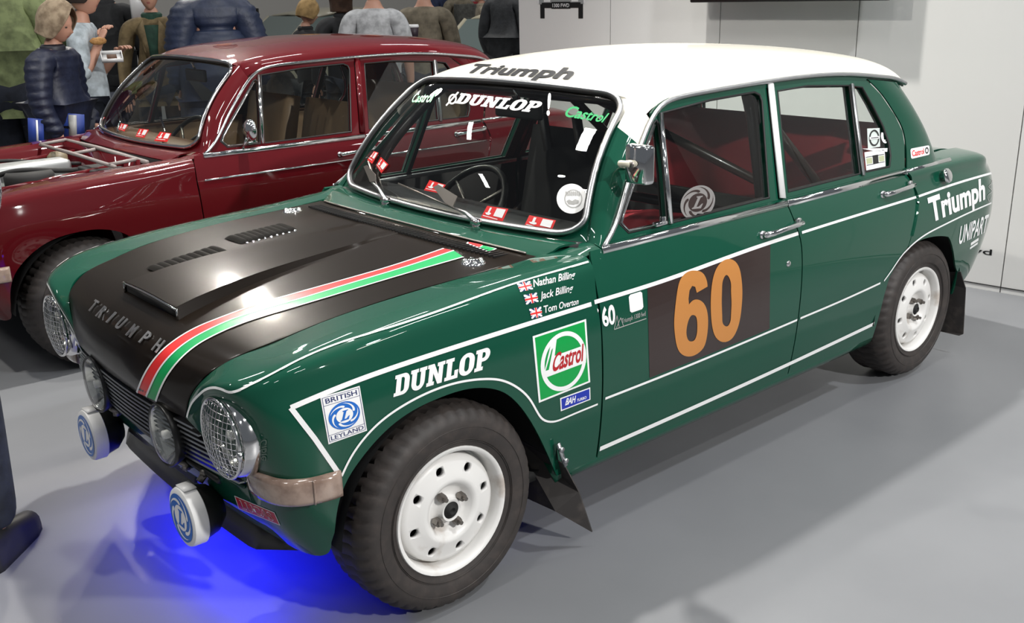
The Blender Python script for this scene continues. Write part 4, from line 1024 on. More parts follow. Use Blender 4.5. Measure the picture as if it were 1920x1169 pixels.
q = [(439.9,929.3),(515.3,961),(526.4,985.6),(448.5,953.9)]
quad_decal('lamp_maker_sticker', [rect(0, 0, 1, 1)], q, BT, WHITE, rally, .0014); quad_decal('lamp_maker_field', [rect(.02, .06, .98, .94)], q, BT, DRED, rally, .0018)
car_text('LUCAS', subq(q, .10, .20, .88, .80), WHITE, bold=.03, off=.0022); car_text('LUCAS', subq(q, .105, .22, .875, .78), DRED, bold=-.002, off=.0029)
car_text('Cibie', [(489,826),(487,862),(500,865),(501,823)], mat('ghost_letter', (.09, .14, .11), .4), bold=.01, shear=.2)
# year-of-car transfer
car_text("'60", [(1119.5,582),(1152,572),(1153,606),(1127,613.5)], WHITE, bold=.03)
quad_decal('blank_label', [[(.12,0),(.88,0),(1,.1),(1,.9),(.88,1),(.12,1),(0,.9),(0,.1)]], [(1178,554),(1203,546),(1206,579),(1181,587.5)], BT, WHITE, rally, .0014)
car_text('Triumph 1300 fwd', [(1165,598),(1209.6,583.5),(1209.6,592),(1165.5,606.5)], GREYV, bold=.0)
PS([(1151,618),(1211,597.5)], .0025, GREYV, n=20); PS([(1151,617),(1156,592),(1160,613)], .002, GREYV, n=20, smooth=False); PS([(1155,615),(1163,596),(1168,611)], .002, GREYV, n=20, smooth=False)
# rear
car_text('Triumph', [(1738.5,374),(1846,334.5),(1846.5,372.5),(1745.5,416)], WHITE, bold=.035)
car_text('UNIPART', [(1800,426),(1854,402.5),(1849,434),(1797,458)], WHITE, bold=.02, shear=.15)
for L in ([(1820,455.5),(1849,436),(1848.5,441.5),(1819.5,461)], [(1818.5,464),(1847.5,444),(1847,448),(1818,468)]): px_decal('sticker_bar', [L], BT, WHITE, rally)
PS([(1856,335),(1860,343),(1853,350),(1859,358),(1852,366),(1854,378)], .003, GREYV, n=24); PS([(1861,337),(1857,349),(1860,362),(1856,375)], .003, GREYV, n=24)
q = [(1706.5,279.3),(1742,272.4),(1742.7,290.2),(1707.9,298.4)]
quad_decal('pillar_sticker', [[(.05,0),(.95,0),(1,.12),(1,.88),(.95,1),(.05,1),(0,.88),(0,.12)]], q, BT, WHITE, rally); car_text('Castrol', subq(q, .06, .22, .68, .78), RED, bold=.02, off=.002)
quad_decal('pillar_sticker_mark', [ring(.84, .5, .10, .34, 16), ring(.84, .5, .06, .2, 16)], q, BT, BLACKP, rally, .002)
# stickers on the glass
quad_decal('glass_sticker', [rect(0, 0, 1, 1)], [(1626.6,241),(1650,240),(1651,275),(1628,279)], GT, WHITE, rally, -.0015)
quad_decal('glass_sticker_gear', [ring(.5, .5, .40, .42, 24), ring(.5, .5, .32, .34, 24)], [(1626.6,241),(1650,240),(1651,275),(1628,279)], GT, BLACKP, rally, .001)
quad_decal('glass_sticker_bar', [rect(.1, .44, .92, .57)], [(1626.6,241),(1650,240),(1651,275),(1628,279)], GT, WHITE, rally, .0016); quad_decal('glass_sticker_bar', [rect(.2, .485, .82, .525)], [(1626.6,241),(1650,240),(1651,275),(1628,279)], GT, BLACKP, rally, .002)
quad_decal('glass_sticker', [ring(.5, .58, .48, .40, 24)+[], ], [(1650,240),(1671,239),(1671,275),(1652,276)], GT, WHITE, rally, .0012)
q = [(1620.3,286),(1658,280),(1660,312),(1624,320)]
quad_decal('rally_plate', [rect(0, 0, 1, 1)], q, GT, WHITE, rally, .001); 
for L in ([rect(.04, .70, .96, .74)], [rect(.04, .26, .96, .30)], [rect(.36, .28, .64, .76)]): quad_decal('rally_plate_mark', L, q, GT, BLACKP, rally, .0016)
quad_decal('rally_plate_mark', [rect(.05, .34, .33, .66)], q, GT, mat('pale_olive', (.45, .48, .30), .5), rally, .0016); quad_decal('rally_plate_mark', [rect(.67, .34, .95, .66)], q, GT, MATS['pale_olive'], rally, .0016)
quad_decal('glass_strip', [rect(0, 0, 1, 1)], [(1616,279),(1664,278),(1663,285),(1640,284)], GT, WHITE, rally, .001)
roundel([(1277,350),(1345,342),(1340,412),(1270,418)], GT, rally, .5, .5, .47, blue=mat('frosted_grey', (.20, .19, .185), .5), white=PANEL, off=.001)
# round club sticker on the windscreen
q = [(1044,345),(1100,345),(1100,401),(1044,401)]
quad_decal('club_sticker', [ring(.5, .5, .5, .5, 40)], q, WT_, WHITE, rally, .001); quad_decal('club_sticker_ring', [ring(.56, .5, .30, .31, 30), ring(.56, .5, .27, .28, 30)], q, WT_, GREYV, rally, .0015)
quad_decal('club_sticker_car', [[(.33,.42),(.42,.47),(.52,.42),(.62,.48),(.74,.44),(.74,.36),(.58,.30),(.40,.32)]], q, WT_, GREYV, rally, .0015)
for k in range(8): quad_decal('club_sticker_mark', [rect(.30+k*.062, .60, .34+k*.062, .74)], q, WT_, GREYV, rally, .0018)
# fuel cap, mirror, wipers
b = MB(); c_ = (2.560, -.752, .835); b.lathe([(0,-.022),(.018,-.022),(.028,-.017),(.031,-.010),(.024,-.004),(.020,.02)], (0, 0, 0), 'y', 32); fc = b.build('fuel_cap', CHROME, rally); fc.location = (2.560, -.757, .838); fc.rotation_euler = (-.35, 0, 0)
dm = empty('door_mirror', (.742, -.735, 1.112), 0, rally)
b = MB(); V = []
for z in (-.056, -.048, 0, .048, .056):
    k = 1 if abs(z) < .05 else .88
    for dx, dy in ((-.022, -.040), (-.030, 0), (-.022, .040), (.010, .046), (.010, -.046)): V.append((dx*k, dy*k, z))
b.add(V, [(i*5+j, i*5+(j+1) % 5, (i+1)*5+(j+1) % 5, (i+1)*5+j) for i in range(4) for j in range(5)]+[(0, 1, 2, 3, 4), (24, 23, 22, 21, 20)]); b.build('mirror_shell', CHROME, dm, bevel=.005)
b = MB(); b.box((.012, 0, 0), (.004, .080, .098)); b.build('mirror_glass', REFL, dm)
b = MB(); b.tube([(-.030, -.002, .004), (-.042, .006, .004), (-.040, .04, .002), (.0, .075, -.010), (.04, .085, -.02)], .0095, 10); b.build('mirror_arm', mat('ivory_plastic', (.72, .68, .55), .4), dm); b = MB(); b.lathe([(0,-.046),(.008,-.045),(.009,-.038)], (0, -.002, .004), 'x', 14); b.build('mirror_screw', DULL, dm)
def wiper(pivot, elbow, tip0, tip1):
    P = [WT_.near(*p) for p in (elbow, tip0, tip1)]; w = empty('windscreen_wiper', (0, 0, 0), 0, rally)
    h = BT.near(*pivot); base = h[0]; n = h[1]
    b = MB(); b.tube([base-n*.004, base+n*.014, base+n*.026], [.013, .013, .009], 12); b.box(base+n*.024, (.022, .03, .014)); b.build('wiper_spindle', CHROME, w)
    a = base+n*.024; e = P[0][0]+P[0][1]*.020; b = MB(); b.tube([a, a*.5+e*.5+n*.008, e], [.008, .006, .004], 8); b.build('wiper_arm', STEEL, w)
    b = MB(); p0, p1 = P[1][0]+P[1][1]*.010, P[2][0]+P[2][1]*.010; N = P[1][1]; d = (p1-p0).normalized(); s = N.cross(d)
    b.add([p0+s*.003, p0-s*.003, p1-s*.003, p1+s*.003, p0+s*.003+N*.012, p0-s*.003+N*.012, p1-s*.003+N*.012, p1+s*.003+N*.012], [(0, 1, 2, 3), (4, 7, 6, 5), (0, 4, 5, 1), (1, 5, 6, 2), (2, 6, 7, 3), (3, 7, 4, 0)]); b.build('wiper_blade', DULL, w)
    return P
wiper((893,430), (862,395), (868,398), (755,348)); wiper((722,388), (706,345), (712,372), (696,310))
# wind deflector pieces carried by the wiper blades
def plate(px, name, m):
    P = [WT_.near(*p) for p in px]; V = [h[0]+h[1]*.026 for h in P]; o = mk(name, V, [tuple(range(len(px)))], m, rally, smooth=False); s = o.modifiers.new('t', 'SOLIDIFY'); s.thickness = .003
plate([(824,357),(833,352),(869,374),(860,394),(846,386)], 'wiper_spoiler', DULL); plate([(694,318),(700,316),(716,333),(716,346),(706,347)], 'wiper_spoiler', DULL)
# spot lamps
def lamp_bracket(w, z): 
    b = MB(); b.tube([(.03, 0, z), (.05, 0, z*1.25), (.09, 0, z*1.3)], .010, 8); b.lathe([(0,.012),(.010,.012),(.012,.004),(.012,-.008),(0,-.008)], (.045, 0, z*1.25), 'z', 6); b.build('lamp_bracket', DULL, w)
for sg in (-1, 1):
    w = empty('spot_lamp', (-.535, sg*.247, .512), 0, rally)
    b = MB(); b.lathe([(0,.085),(.03,.08),(.065,.05),(.083,.01),(.087,-.006),(.083,-.010),(.080,-.004)], axis='x', seg=40); b.build('lamp_shell', BLACKP, w)
    b = MB(); b.lathe([(0,.05),(.03,.045),(.06,.022),(.080,-.004)], axis='x', seg=40); b.build('reflector', REFL, w)
    b = MB(); b.lathe([(.080,-.006),(.072,-.014),(.05,-.020),(0,-.024)], axis='x', seg=40); b.build('lens', LGLASS, w)
    b = MB(); b.lathe([(0,-.008),(.012,-.006),(.012,.03),(0,.03)], axis='x', seg=16); b.build('bulb', WHITE, w); lamp_bracket(w, -.085)
    w = empty('covered_lamp', (-.530, sg*.347, .319), 0, rally)
    b = MB(); b.lathe([(0,.080),(.04,.075),(.065,.050),(.076,.010),(.076,0)], axis='x', seg=40); b.build('lamp_shell', BLACKP, w)
    b = MB(); b.lathe([(.078,.012),(.0805,.010),(.0805,-.020),(.078,-.026),(.070,-.029),(0,-.030)], axis='x', seg=48); cv = b.build('lamp_cover', WHITE, w, auto=.7)
    b = MB(); b.box((-.006, 0, .0815), (.034, .05, .003)); b.build('cover_strap', WHITE, w); lamp_bracket(w, .082)
    # roundel printed on the cover, as flat disc marks
    def disc(L, m, o_, nm_):
        vs, fs = fill2d(L); vs = [(-.0302-o_, -x*.066, y*.066) for x, y in vs]; mk(nm_, vs, fs if False else [f[::1] for f in fs], m, w, smooth=False)
    disc([ring(0, 0, 1, 1, 40)], BLUE, .0004, 'roundel')
    for k in range(5):
        a0 = math.radians(72*k+20); L = []
        for i in range(13): t = i/12; r = .56+.37*t; a = a0+math.radians(78)*t**1.3; L.append((r*math.cos(a), r*math.sin(a)))
        for i in range(13): t = 1-i/12; r = .56+.37*t; a = a0+math.radians(78)*t**1.3-math.radians(32)*math.sin(math.pi*t)**.8; L.append((r*math.cos(a), r*math.sin(a)))
        disc([L], WHITE, .0009, 'roundel_blade')
    disc([ring(0, 0, .54, .54, 30)], WHITE, .0010, 'roundel_centre')
    disc([[(-.28+.02,-.36),(.27,-.36),(.33,-.08),(.25,-.10),(.12,-.25),(-.02,-.25),(.12,.28),(.22,.31),(.22,.37),(-.14,.37),(-.14,.31),(-.06,.28),(-.19,-.25),(-.26,-.31)]], BLUE, .0015, 'roundel_letter')
b = MB(); b.tube([(-.475, -.42, .425), (-.49, 0, .425), (-.475, .42, .425)], .012, 8); b.build('lamp_bar', BLACKP, rally)
# air dam under the nose
V = []
for y in np.linspace(-.56, .56, 31):
    s = (y/.56)**2
    for x, z in ((-.365, .295), (-.380, .25), (-.405, .205)): V.append((x-.022*(1-s)+.05*max(0, abs(y)-.45)/.11, y, z+ (.0 if z > .21 else .03*max(0, abs(y)-.42)/.14)))
b = MB(); b.add(V, grid_faces(31, 3)); o = b.build('air_dam', BLACKP, rally); o.modifiers.new('t', 'SOLIDIFY').thickness = .006
b = MB(); b.box((-.46, -.02, .40), (.008, .46, .10), Matrix.Rotation(.25, 3, 'Y')); b.build('number_plate', BLACKP, rally); 
for k, (y0, y1) in enumerate([(-.20,-.19),(-.17,-.16),(-.08,-.02),(.02,.07),(.10,.15)]):
    b = MB(); b.box((-.4665, (y0+y1)/2, .395), (.003, y1-y0, .06), Matrix.Rotation(.25, 3, 'Y')); b.build('plate_character', GREYV, rally)
# mud flaps
for sg in (-1, 1):
    V = [(.395, sg*.775, .30), (.44, sg*.79, .20), (.485, sg*.80, .055), (.375, sg*.76, .150), (.365, sg*.60, .15), (.375, sg*.58, .33)]
    o = mk('front_mud_flap', V, [(0, 1, 2, 3, 4, 5)], mat('mudflap_rubber', (.025, .022, .021), .8, noise=(14, (.06, .05, .045), .5, .7)), rally, smooth=False); o.modifiers.new('t', 'SOLIDIFY').thickness = .006
    V = [(2.765, sg*.775, .40), (2.800, sg*.790, .32), (2.83, sg*.79, .105), (2.825, sg*.775, .095), (2.82, sg*.58, .095), (2.80, sg*.56, .115), (2.77, sg*.56, .36)]
    o = mk('rear_mud_flap', V, [tuple(range(7))], MATS['mudflap_rubber'], rally, smooth=False); o.modifiers.new('t', 'SOLIDIFY').thickness = .006
    b = MB(); b.box((.378, sg*.782, .335), (.012, .006, .085), Matrix.Rotation(-.35, 3, 'Y')); b.lathe([(0,-.006),(.008,-.006),(.008,.004),(0,.004)], (.372, sg*.786, .355), 'y', 12); b.lathe([(0,-.006),(.008,-.006),(.008,.004),(0,.004)], (.388, sg*.786, .315), 'y', 12); b.build('flap_bracket', STEEL, rally)
# blue lamp strip mounted behind the air dam
b = MB(); b.box((-.30, 0, .245), (.03, .8, .012)); b.build('underglow_strip', mat('blue_light_strip', (.02, .02, .3), .4, emit=((.02, .02, 1), 6)), rally)
l = bpy.data.lights.new('underglow', 'AREA'); l.shape = 'RECTANGLE'; l.size = .8; l.size_y = .05; l.energy = 4.5; l.color = (.012, .015, 1)
o = bpy.data.objects.new('underglow', l); COL.objects.link(o); o.location = (-.30, 0, .236); o.rotation_euler = (0, 0, math.pi/2)
# ------------------------------------------------------------------ the maroon car
saloon = empty('maroon_saloon', (0, 2.6, 0)); tag(saloon, 'maroon four-door saloon with chrome trim and its engine bay open behind the green one', 'car')
N0 = len(BODY); make_car(False, saloon)
b = MB(); c_ = (.80, -.735, .925); b.tube([(.80, -.725, .895), (.81, -.745, .93), (.82, -.75, .955)], .007, 8); b.lathe([(0,-.03),(.03,-.026),(.050,-.008),(.054,.006),(.045,.010),(0,.010)], (.83, -.765, .985), 'x', 28); b.build('door_mirror', CHROME, saloon)
strip3d('side_highlight', [(x, -(yside(.775)+.001), .775) for x in (.57, 1.0, 1.49)], .009, .005, CHROME, saloon); strip3d('side_highlight', [(x, -(yside(.775)+.001), .775) for x in (1.54, 1.9, 2.30)], .009, .005, CHROME, saloon)  # chrome strips stand in for the reflected highlight along the doors
for x, y, l_ in ((.61, -.30, .34), (.60, .30, .34)):
    b = MB(); b.tube([(.585, y, .905), (.585, y, .925), (.62, y+.05, .955), (.70, y+.28, 1.00)], .006, 8); b.build('windscreen_wiper', CHROME, saloon)
# ------------------------------------------------------------------ red display cards on the windscreens
def card(q, tgt, label, org=(0, 0, 0), flip=False):
    o = empty('warning_card', (0, 0, 0)); tag(o, label, 'card', 'red hands-off cards on the windscreens')
    base = quad_decal('card_sheet', [rect(0, 0, 1, 1)], q, tgt, RED, o, .006)
    s = base.modifiers.new('t', 'SOLIDIFY'); s.thickness = .0012
    quad_decal('card_hand', [[(.20,.32),(.34,.30),(.42,.42),(.40,.50),(.32,.52),(.32,.90),(.22,.90),(.22,.48),(.10,.44)]], q, tgt, WHITE, o, .0072)
    quad_decal('card_panel', [rect(.56, .34, .94, .92)], q, tgt, WHITE, o, .0072)
    quad_decal('card_line', [rect(.06, .16, .80, .21)], q, tgt, WHITE, o, .0072)
card([(915.7,387.3),(955,393),(942,421),(904,409)], WT_, 'red card at the foot of the green car\'s windscreen, beside the wiper spindle')
card([(994.5,404.8),(1044,414.5),(1033.9,437),(984.8,425.3)], WT_, 'red card in the green car\'s windscreen corner under the round sticker')
card([(807.8,339),(837.8,348),(826.7,364),(797.5,358)], WT_, 'red card over the wiper blade, middle of the green car\'s windscreen')
card([(716.5,296),(730.5,310),(717.3,326),(707.7,311.5)], WT_, 'lower of two small red cards up the green car\'s far windscreen edge')
card([(703.6,285),(712,288),(699.8,308.6),(691,301)], WT_, 'upper of two small red cards up the green car\'s far windscreen edge')
P2, F2 = T['ws']; WT2 = Tgt([(np.array(P2)+np.array([0, 2.6, 0]), F2)])
card([(302,248),(323,251),(315,267),(291,265)], WT2, 'red card at the foot of the maroon car\'s windscreen, nearest the door')
card([(263,242),(281,244),(272,259.5),(256,257)], WT2, 'red card second from the door along the maroon car\'s windscreen')
card([(229,232),(242,235),(235,247.5),(224,243.5)], WT2, 'red card third from the door along the maroon car\'s windscreen')
card([(192,218),(199,221),(188,234),(181,230)], WT2, 'red card on the far edge of the maroon car\'s windscreen')

pp = quad_decal('exhibitor_pass', [rect(0, 0, 1, 1)], [(322,112),(338,114),(330,136),(313,133)], WT2, WHITE, saloon, .002)
quad_decal('pass_print', [rect(.2, .15, .8, .55)], [(322,112),(338,114),(330,136),(313,133)], WT2, BLACKP, saloon, .0035)
# ------------------------------------------------------------------ setting
fm = mat('floor_paint', (.20, .205, .215), .42, 0, 0, .4, noise=(1.3, (.175, .18, .19), .35, .65), bump=(260, .04, .001))
b = MB(); b.box((3, 6, -.05), (30, 34, .1)); fl_ = b.build('floor', fm, smooth=False); tag(fl_, kind='structure')
wm = mat('display_wall_paint', (.76, .755, .735), .6)
wd_ = np.array([.1022, -.9948]); w0 = np.array([3.888, -.282])     # foot of the display wall
def wpt(s, z, o=0): n = np.array([-.9948, -.1022]); p = w0+wd_*s+n*o; return (p[0], p[1], z)
wall = empty('wall_display', (0, 0, 0)); tag(wall, kind='structure')
edges = [-3.2527, -2.428, -1.588, -.7105, .2005, 1.05, 1.90, 2.75]
rotw = math.atan2(wd_[1], wd_[0])
for a, c_ in zip(edges[:-1], edges[1:]):
    b = MB(); mid = wpt((a+c_)/2, 1.5, -.03); b.box(mid, (c_-a-.006, .06, 3.0), Matrix.Rotation(rotw, 3, 'Z')); b.build('wall_panel', wm, wall, smooth=False)
b = MB(); b.box(wpt(-.25, 1.5, -.075), (6.0, .02, 2.98), Matrix.Rotation(rotw, 3, 'Z')); b.build('wall_backing', DARK, wall, smooth=False)
b = MB(); b.box(wpt(-.25, .03, .001), (5.98, .006, .004), Matrix.Rotation(rotw, 3, 'Z')); b.build('wall_foot_shade', DARK, wall, smooth=False)  # dark strip stands in for the shadow along the wall foot
# lettering on the wall
def on_wall(vs, s0, s1, z0, z1, off): return [wpt(s0+(s1-s0)*x, z0+(z1-z0)*y, off) for x, y in vs]
vs, fs = text2d('fwd', .01); o = mk('wall_lettering', on_wall(vs, -.02, .135, .195, .225, .0015), fs, BLACKP, wall, smooth=False)
b = MB(); b.lathe([(0,-.006),(.016,-.006),(.016,0),(0,0)], (0, 0, 0), 'z', 20); o = b.build('wall_fixing', BLACKP, wall); o.location = wpt(.075, .33, .003); o.rotation_euler = (math.pi/2, 0, rotw)
# printed picture of a car front, only its foot in view
def wq(pl, m, nm_='wall_print', off=.0015): vs, fs = fill2d([pl]); return mk(nm_, [wpt(x, y, off) for x, y in vs], fs, m, wall, smooth=False)
s0 = -3.06
wq(rect(-3.07, 1.505, -2.64, 1.56), WHITE); wq(rect(-3.055, 1.50, -2.655, 1.535), mat('print_grey', (.30, .31, .31), .5), off=.002)
wq(rect(-3.045, 1.405, -3.005, 1.50), BLACKP); wq(rect(-2.70, 1.405, -2.66, 1.50), BLACKP); wq(rect(-3.03, 1.475, -2.68, 1.51), BLACKP, off=.0022)
wq(rect(-2.94, 1.47, -2.77, 1.515), BLACKP, off=.0026); wq(rect(-3.01, 1.515, -2.95, 1.535), WHITE, off=.003); wq(rect(-2.76, 1.515, -2.70, 1.535), WHITE, off=.003)
vs, fs = text2d('1300 FWD', .01); mk('wall_lettering', on_wall(vs, -2.93, -2.78, 1.48, 1.503, .003), fs, WHITE, wall, smooth=False)
# wall screen: its lower edge just shows
tv = empty('wall_screen', wpt(-.75, 1.85, .09)); tv.rotation_euler = (0, 0, rotw); tag(tv, 'wide black flat screen hung on the display wall above the white roof', 'screen')
b = MB(); b.box((0, 0, 0), (1.22, .05, .70)); b.build('screen_case', BLACKP, tv, bevel=.008); b = MB(); b.box((0, -.026, 0), (1.18, .004, .66)); b.build('screen_panel', mat('screen_glass', (.01, .01, .012), .08), tv)
b = MB(); b.box((0, .06, 0), (.4, .08, .3)); b.build('screen_mount', DARK, tv)
tv.location = wpt(-1.10, 1.85+.002, .13)
# far hall wall
hw = mat('hall_wall_paint', (.58, .56, .52), .7)
b = MB(); b.box((8, 15.5, 2.5), (30, .2, 5.2)); o = b.build('wall_back', hw, smooth=False); tag(o, kind='structure')
b = MB(); b.box((17, 5, 2.5), (.2, 22, 5.2)); o = b.build('wall_right', hw, smooth=False); tag(o, kind='structure')
# ------------------------------------------------------------------ people
def skin_obj(chains, sub=2):
    """chains: list of (points, radii[(rx,ry)]) or trees: (pts, edges, radii)"""
    dv = []; df = []
    for pts, edges, rad in chains:
        me = bpy.data.meshes.new('s'); me.from_pydata([tuple(p) for p in pts], edges, []); ob = bpy.data.objects.new('s', me); COL.objects.link(ob)
        sk = ob.modifiers.new('s', 'SKIN'); sk.use_smooth_shade = True; sk.branch_smoothing = .6
        for i, r in enumerate(rad):
            d = me.skin_vertices[0].data[i]; d.radius = r if hasattr(r, '__len__') else (r, r); d.use_root = (i == 0)
        if sub: m_ = ob.modifiers.new('d', 'SUBSURF'); m_.levels = sub; m_.render_levels = sub
        dg = bpy.context.evaluated_depsgraph_get(); ev = bpy.data.meshes.new_from_object(ob.evaluated_get(dg))
        n = len(dv); dv += [tuple(v.co) for v in ev.vertices]; df += [tuple(i+n for i in p.vertices) for p in ev.polygons]
        bpy.data.objects.remove(ob); bpy.data.meshes.remove(me); bpy.data.meshes.remove(ev)
    return dv, df
def head_geo(c, k=1.0, tilt=0):
    """returns verts, faces, material index (0 skin, 1 eye, 2 lip); facing +y"""
    V = []; F = []; MI = []; nu, nv = 28, 20
    for j in range(nv+1):
        ph = math.pi*j/nv
        for i in range(nu):
            th = 2*math.pi*i/nu; d = Vector((math.sin(ph)*math.sin(th), math.sin(ph)*math.cos(th), math.cos(ph)))
            x, y, z = d.x*.073, d.y*.092, d.z*.112
            if d.z < 0: x *= 1+.28*d.z; y += .012*(-d.z) if d.y > 0 else .022*(-d.z)
            if d.y > .2:
                g = lambda a, b_, s: math.exp(-(((d.x-a)/s)**2+((d.z-b_)/(s*1.1))**2))
                y += .024*math.exp(-((d.x/.13)**2+((d.z+.17)/.17)**2))-.010*(g(.33, .03, .20)+g(-.33, .03, .20))+.006*math.exp(-((d.z-.22)/.13)**2)+.010*math.exp(-((d.x/.28)**2+((d.z+.86)/.16)**2))+.006*math.exp(-((d.x/.24)**2+((d.z+.50)/.10)**2))
            V.append((x, y, z))
    for j in range(nv):
        for i in range(nu):
            F.append((j*nu+i, j*nu+(i+1) % nu, (j+1)*nu+(i+1) % nu, (j+1)*nu+i)[::-1]); zc = (math.cos(math.pi*(j+.5)/nv)); th = 2*math.pi*(i+.5)/nu
            MI.append(2 if (-.58 < zc < -.46 and abs(math.sin(th)) < .30 and math.cos(th) > 0) else 0)
    def ball(cc, r, sx=1, sy=1, sz=1, mi=0, n=8):
        b0 = len(V)
        for j in range(n+1):
            for i in range(n*2):
                ph = math.pi*j/n; th = math.pi*i/n; V.append((cc[0]+r*sx*math.sin(ph)*math.cos(th), cc[1]+r*sy*math.sin(ph)*math.sin(th), cc[2]+r*sz*math.cos(ph)))
        for j in range(n):
            for i in range(n*2): F.append((b0+j*n*2+i, b0+(j+1)*n*2+i, b0+(j+1)*n*2+(i+1) % (n*2), b0+j*n*2+(i+1) % (n*2))); MI.append(mi)
    for s in (-1, 1): ball((s*.027, .074, .004), .0105, 1.2, .8, .8, 1); ball((s*.073, -.006, -.010), .024, .35, .8, 1.2, 0)
    ct, st = math.cos(tilt), math.sin(tilt); out = [(x*k+c[0], (y*ct+z*st)*k+c[1], (-y*st+z*ct)*k+c[2]) for x, y, z in V]
    return out, F, MI
def hair_geo(c, k, tilt, length=.0, vol=.016, front=.55, seed=0):
    rnd = random.Random(seed); V = []; F = []; nu, nv = 36, 18; zmin = -.15-length/.112
    idx = {}
    for j in range(nv+1):
        for i in range(nu):
            th = 2*math.pi*i/nu; fr = math.cos(th)   # 1 at the face
            lim = 1.9+length*8 if fr < .35 else (1.9+length*8)*(1-(fr-.35)/.65)+.95*front*((fr-.35)/.65)*1.9
            ph = min(lim, 3.6)*j/nv; pz = min(ph, math.pi*.62)
            d = Vector((math.sin(pz)*math.sin(th), math.sin(pz)*math.cos(th), math.cos(pz)))
            v_ = 1+vol/.09+.035*math.sin(th*13+seed)*math.sin(ph*3)+rnd.uniform(-.012, .012)
            v_ += .03*math.sin(th*7+d.z*9)*math.sin(pz*4); z = d.z*.112*v_-max(0, ph-math.pi*.62)*.11
            V.append((d.x*.076*v_, d.y*.094*v_-.004, z+.004))
    F = [(j*nu+i, (j+1)*nu+i, (j+1)*nu+(i+1) % nu, j*nu+(i+1) % nu) for j in range(nv) for i in range(nu)]
    ct, st = math.cos(tilt), math.sin(tilt); return [(x*k+c[0], (y*ct+z*st)*k+c[1], (-y*st+z*ct)*k+c[2]) for x, y, z in V], F
SKIN = mat('skin', (.56, .30, .21), .5); EYE = mat('eye', (.08, .06, .05), .2); LIP = mat('lip', (.42, .14, .12), .5)
def cloth(name, c_, n2=None, rough=.85): return mat(name, c_, rough, noise=(18, n2 or tuple(x*.6 for x in c_), .4, .65), bump=(35, .25, .01))
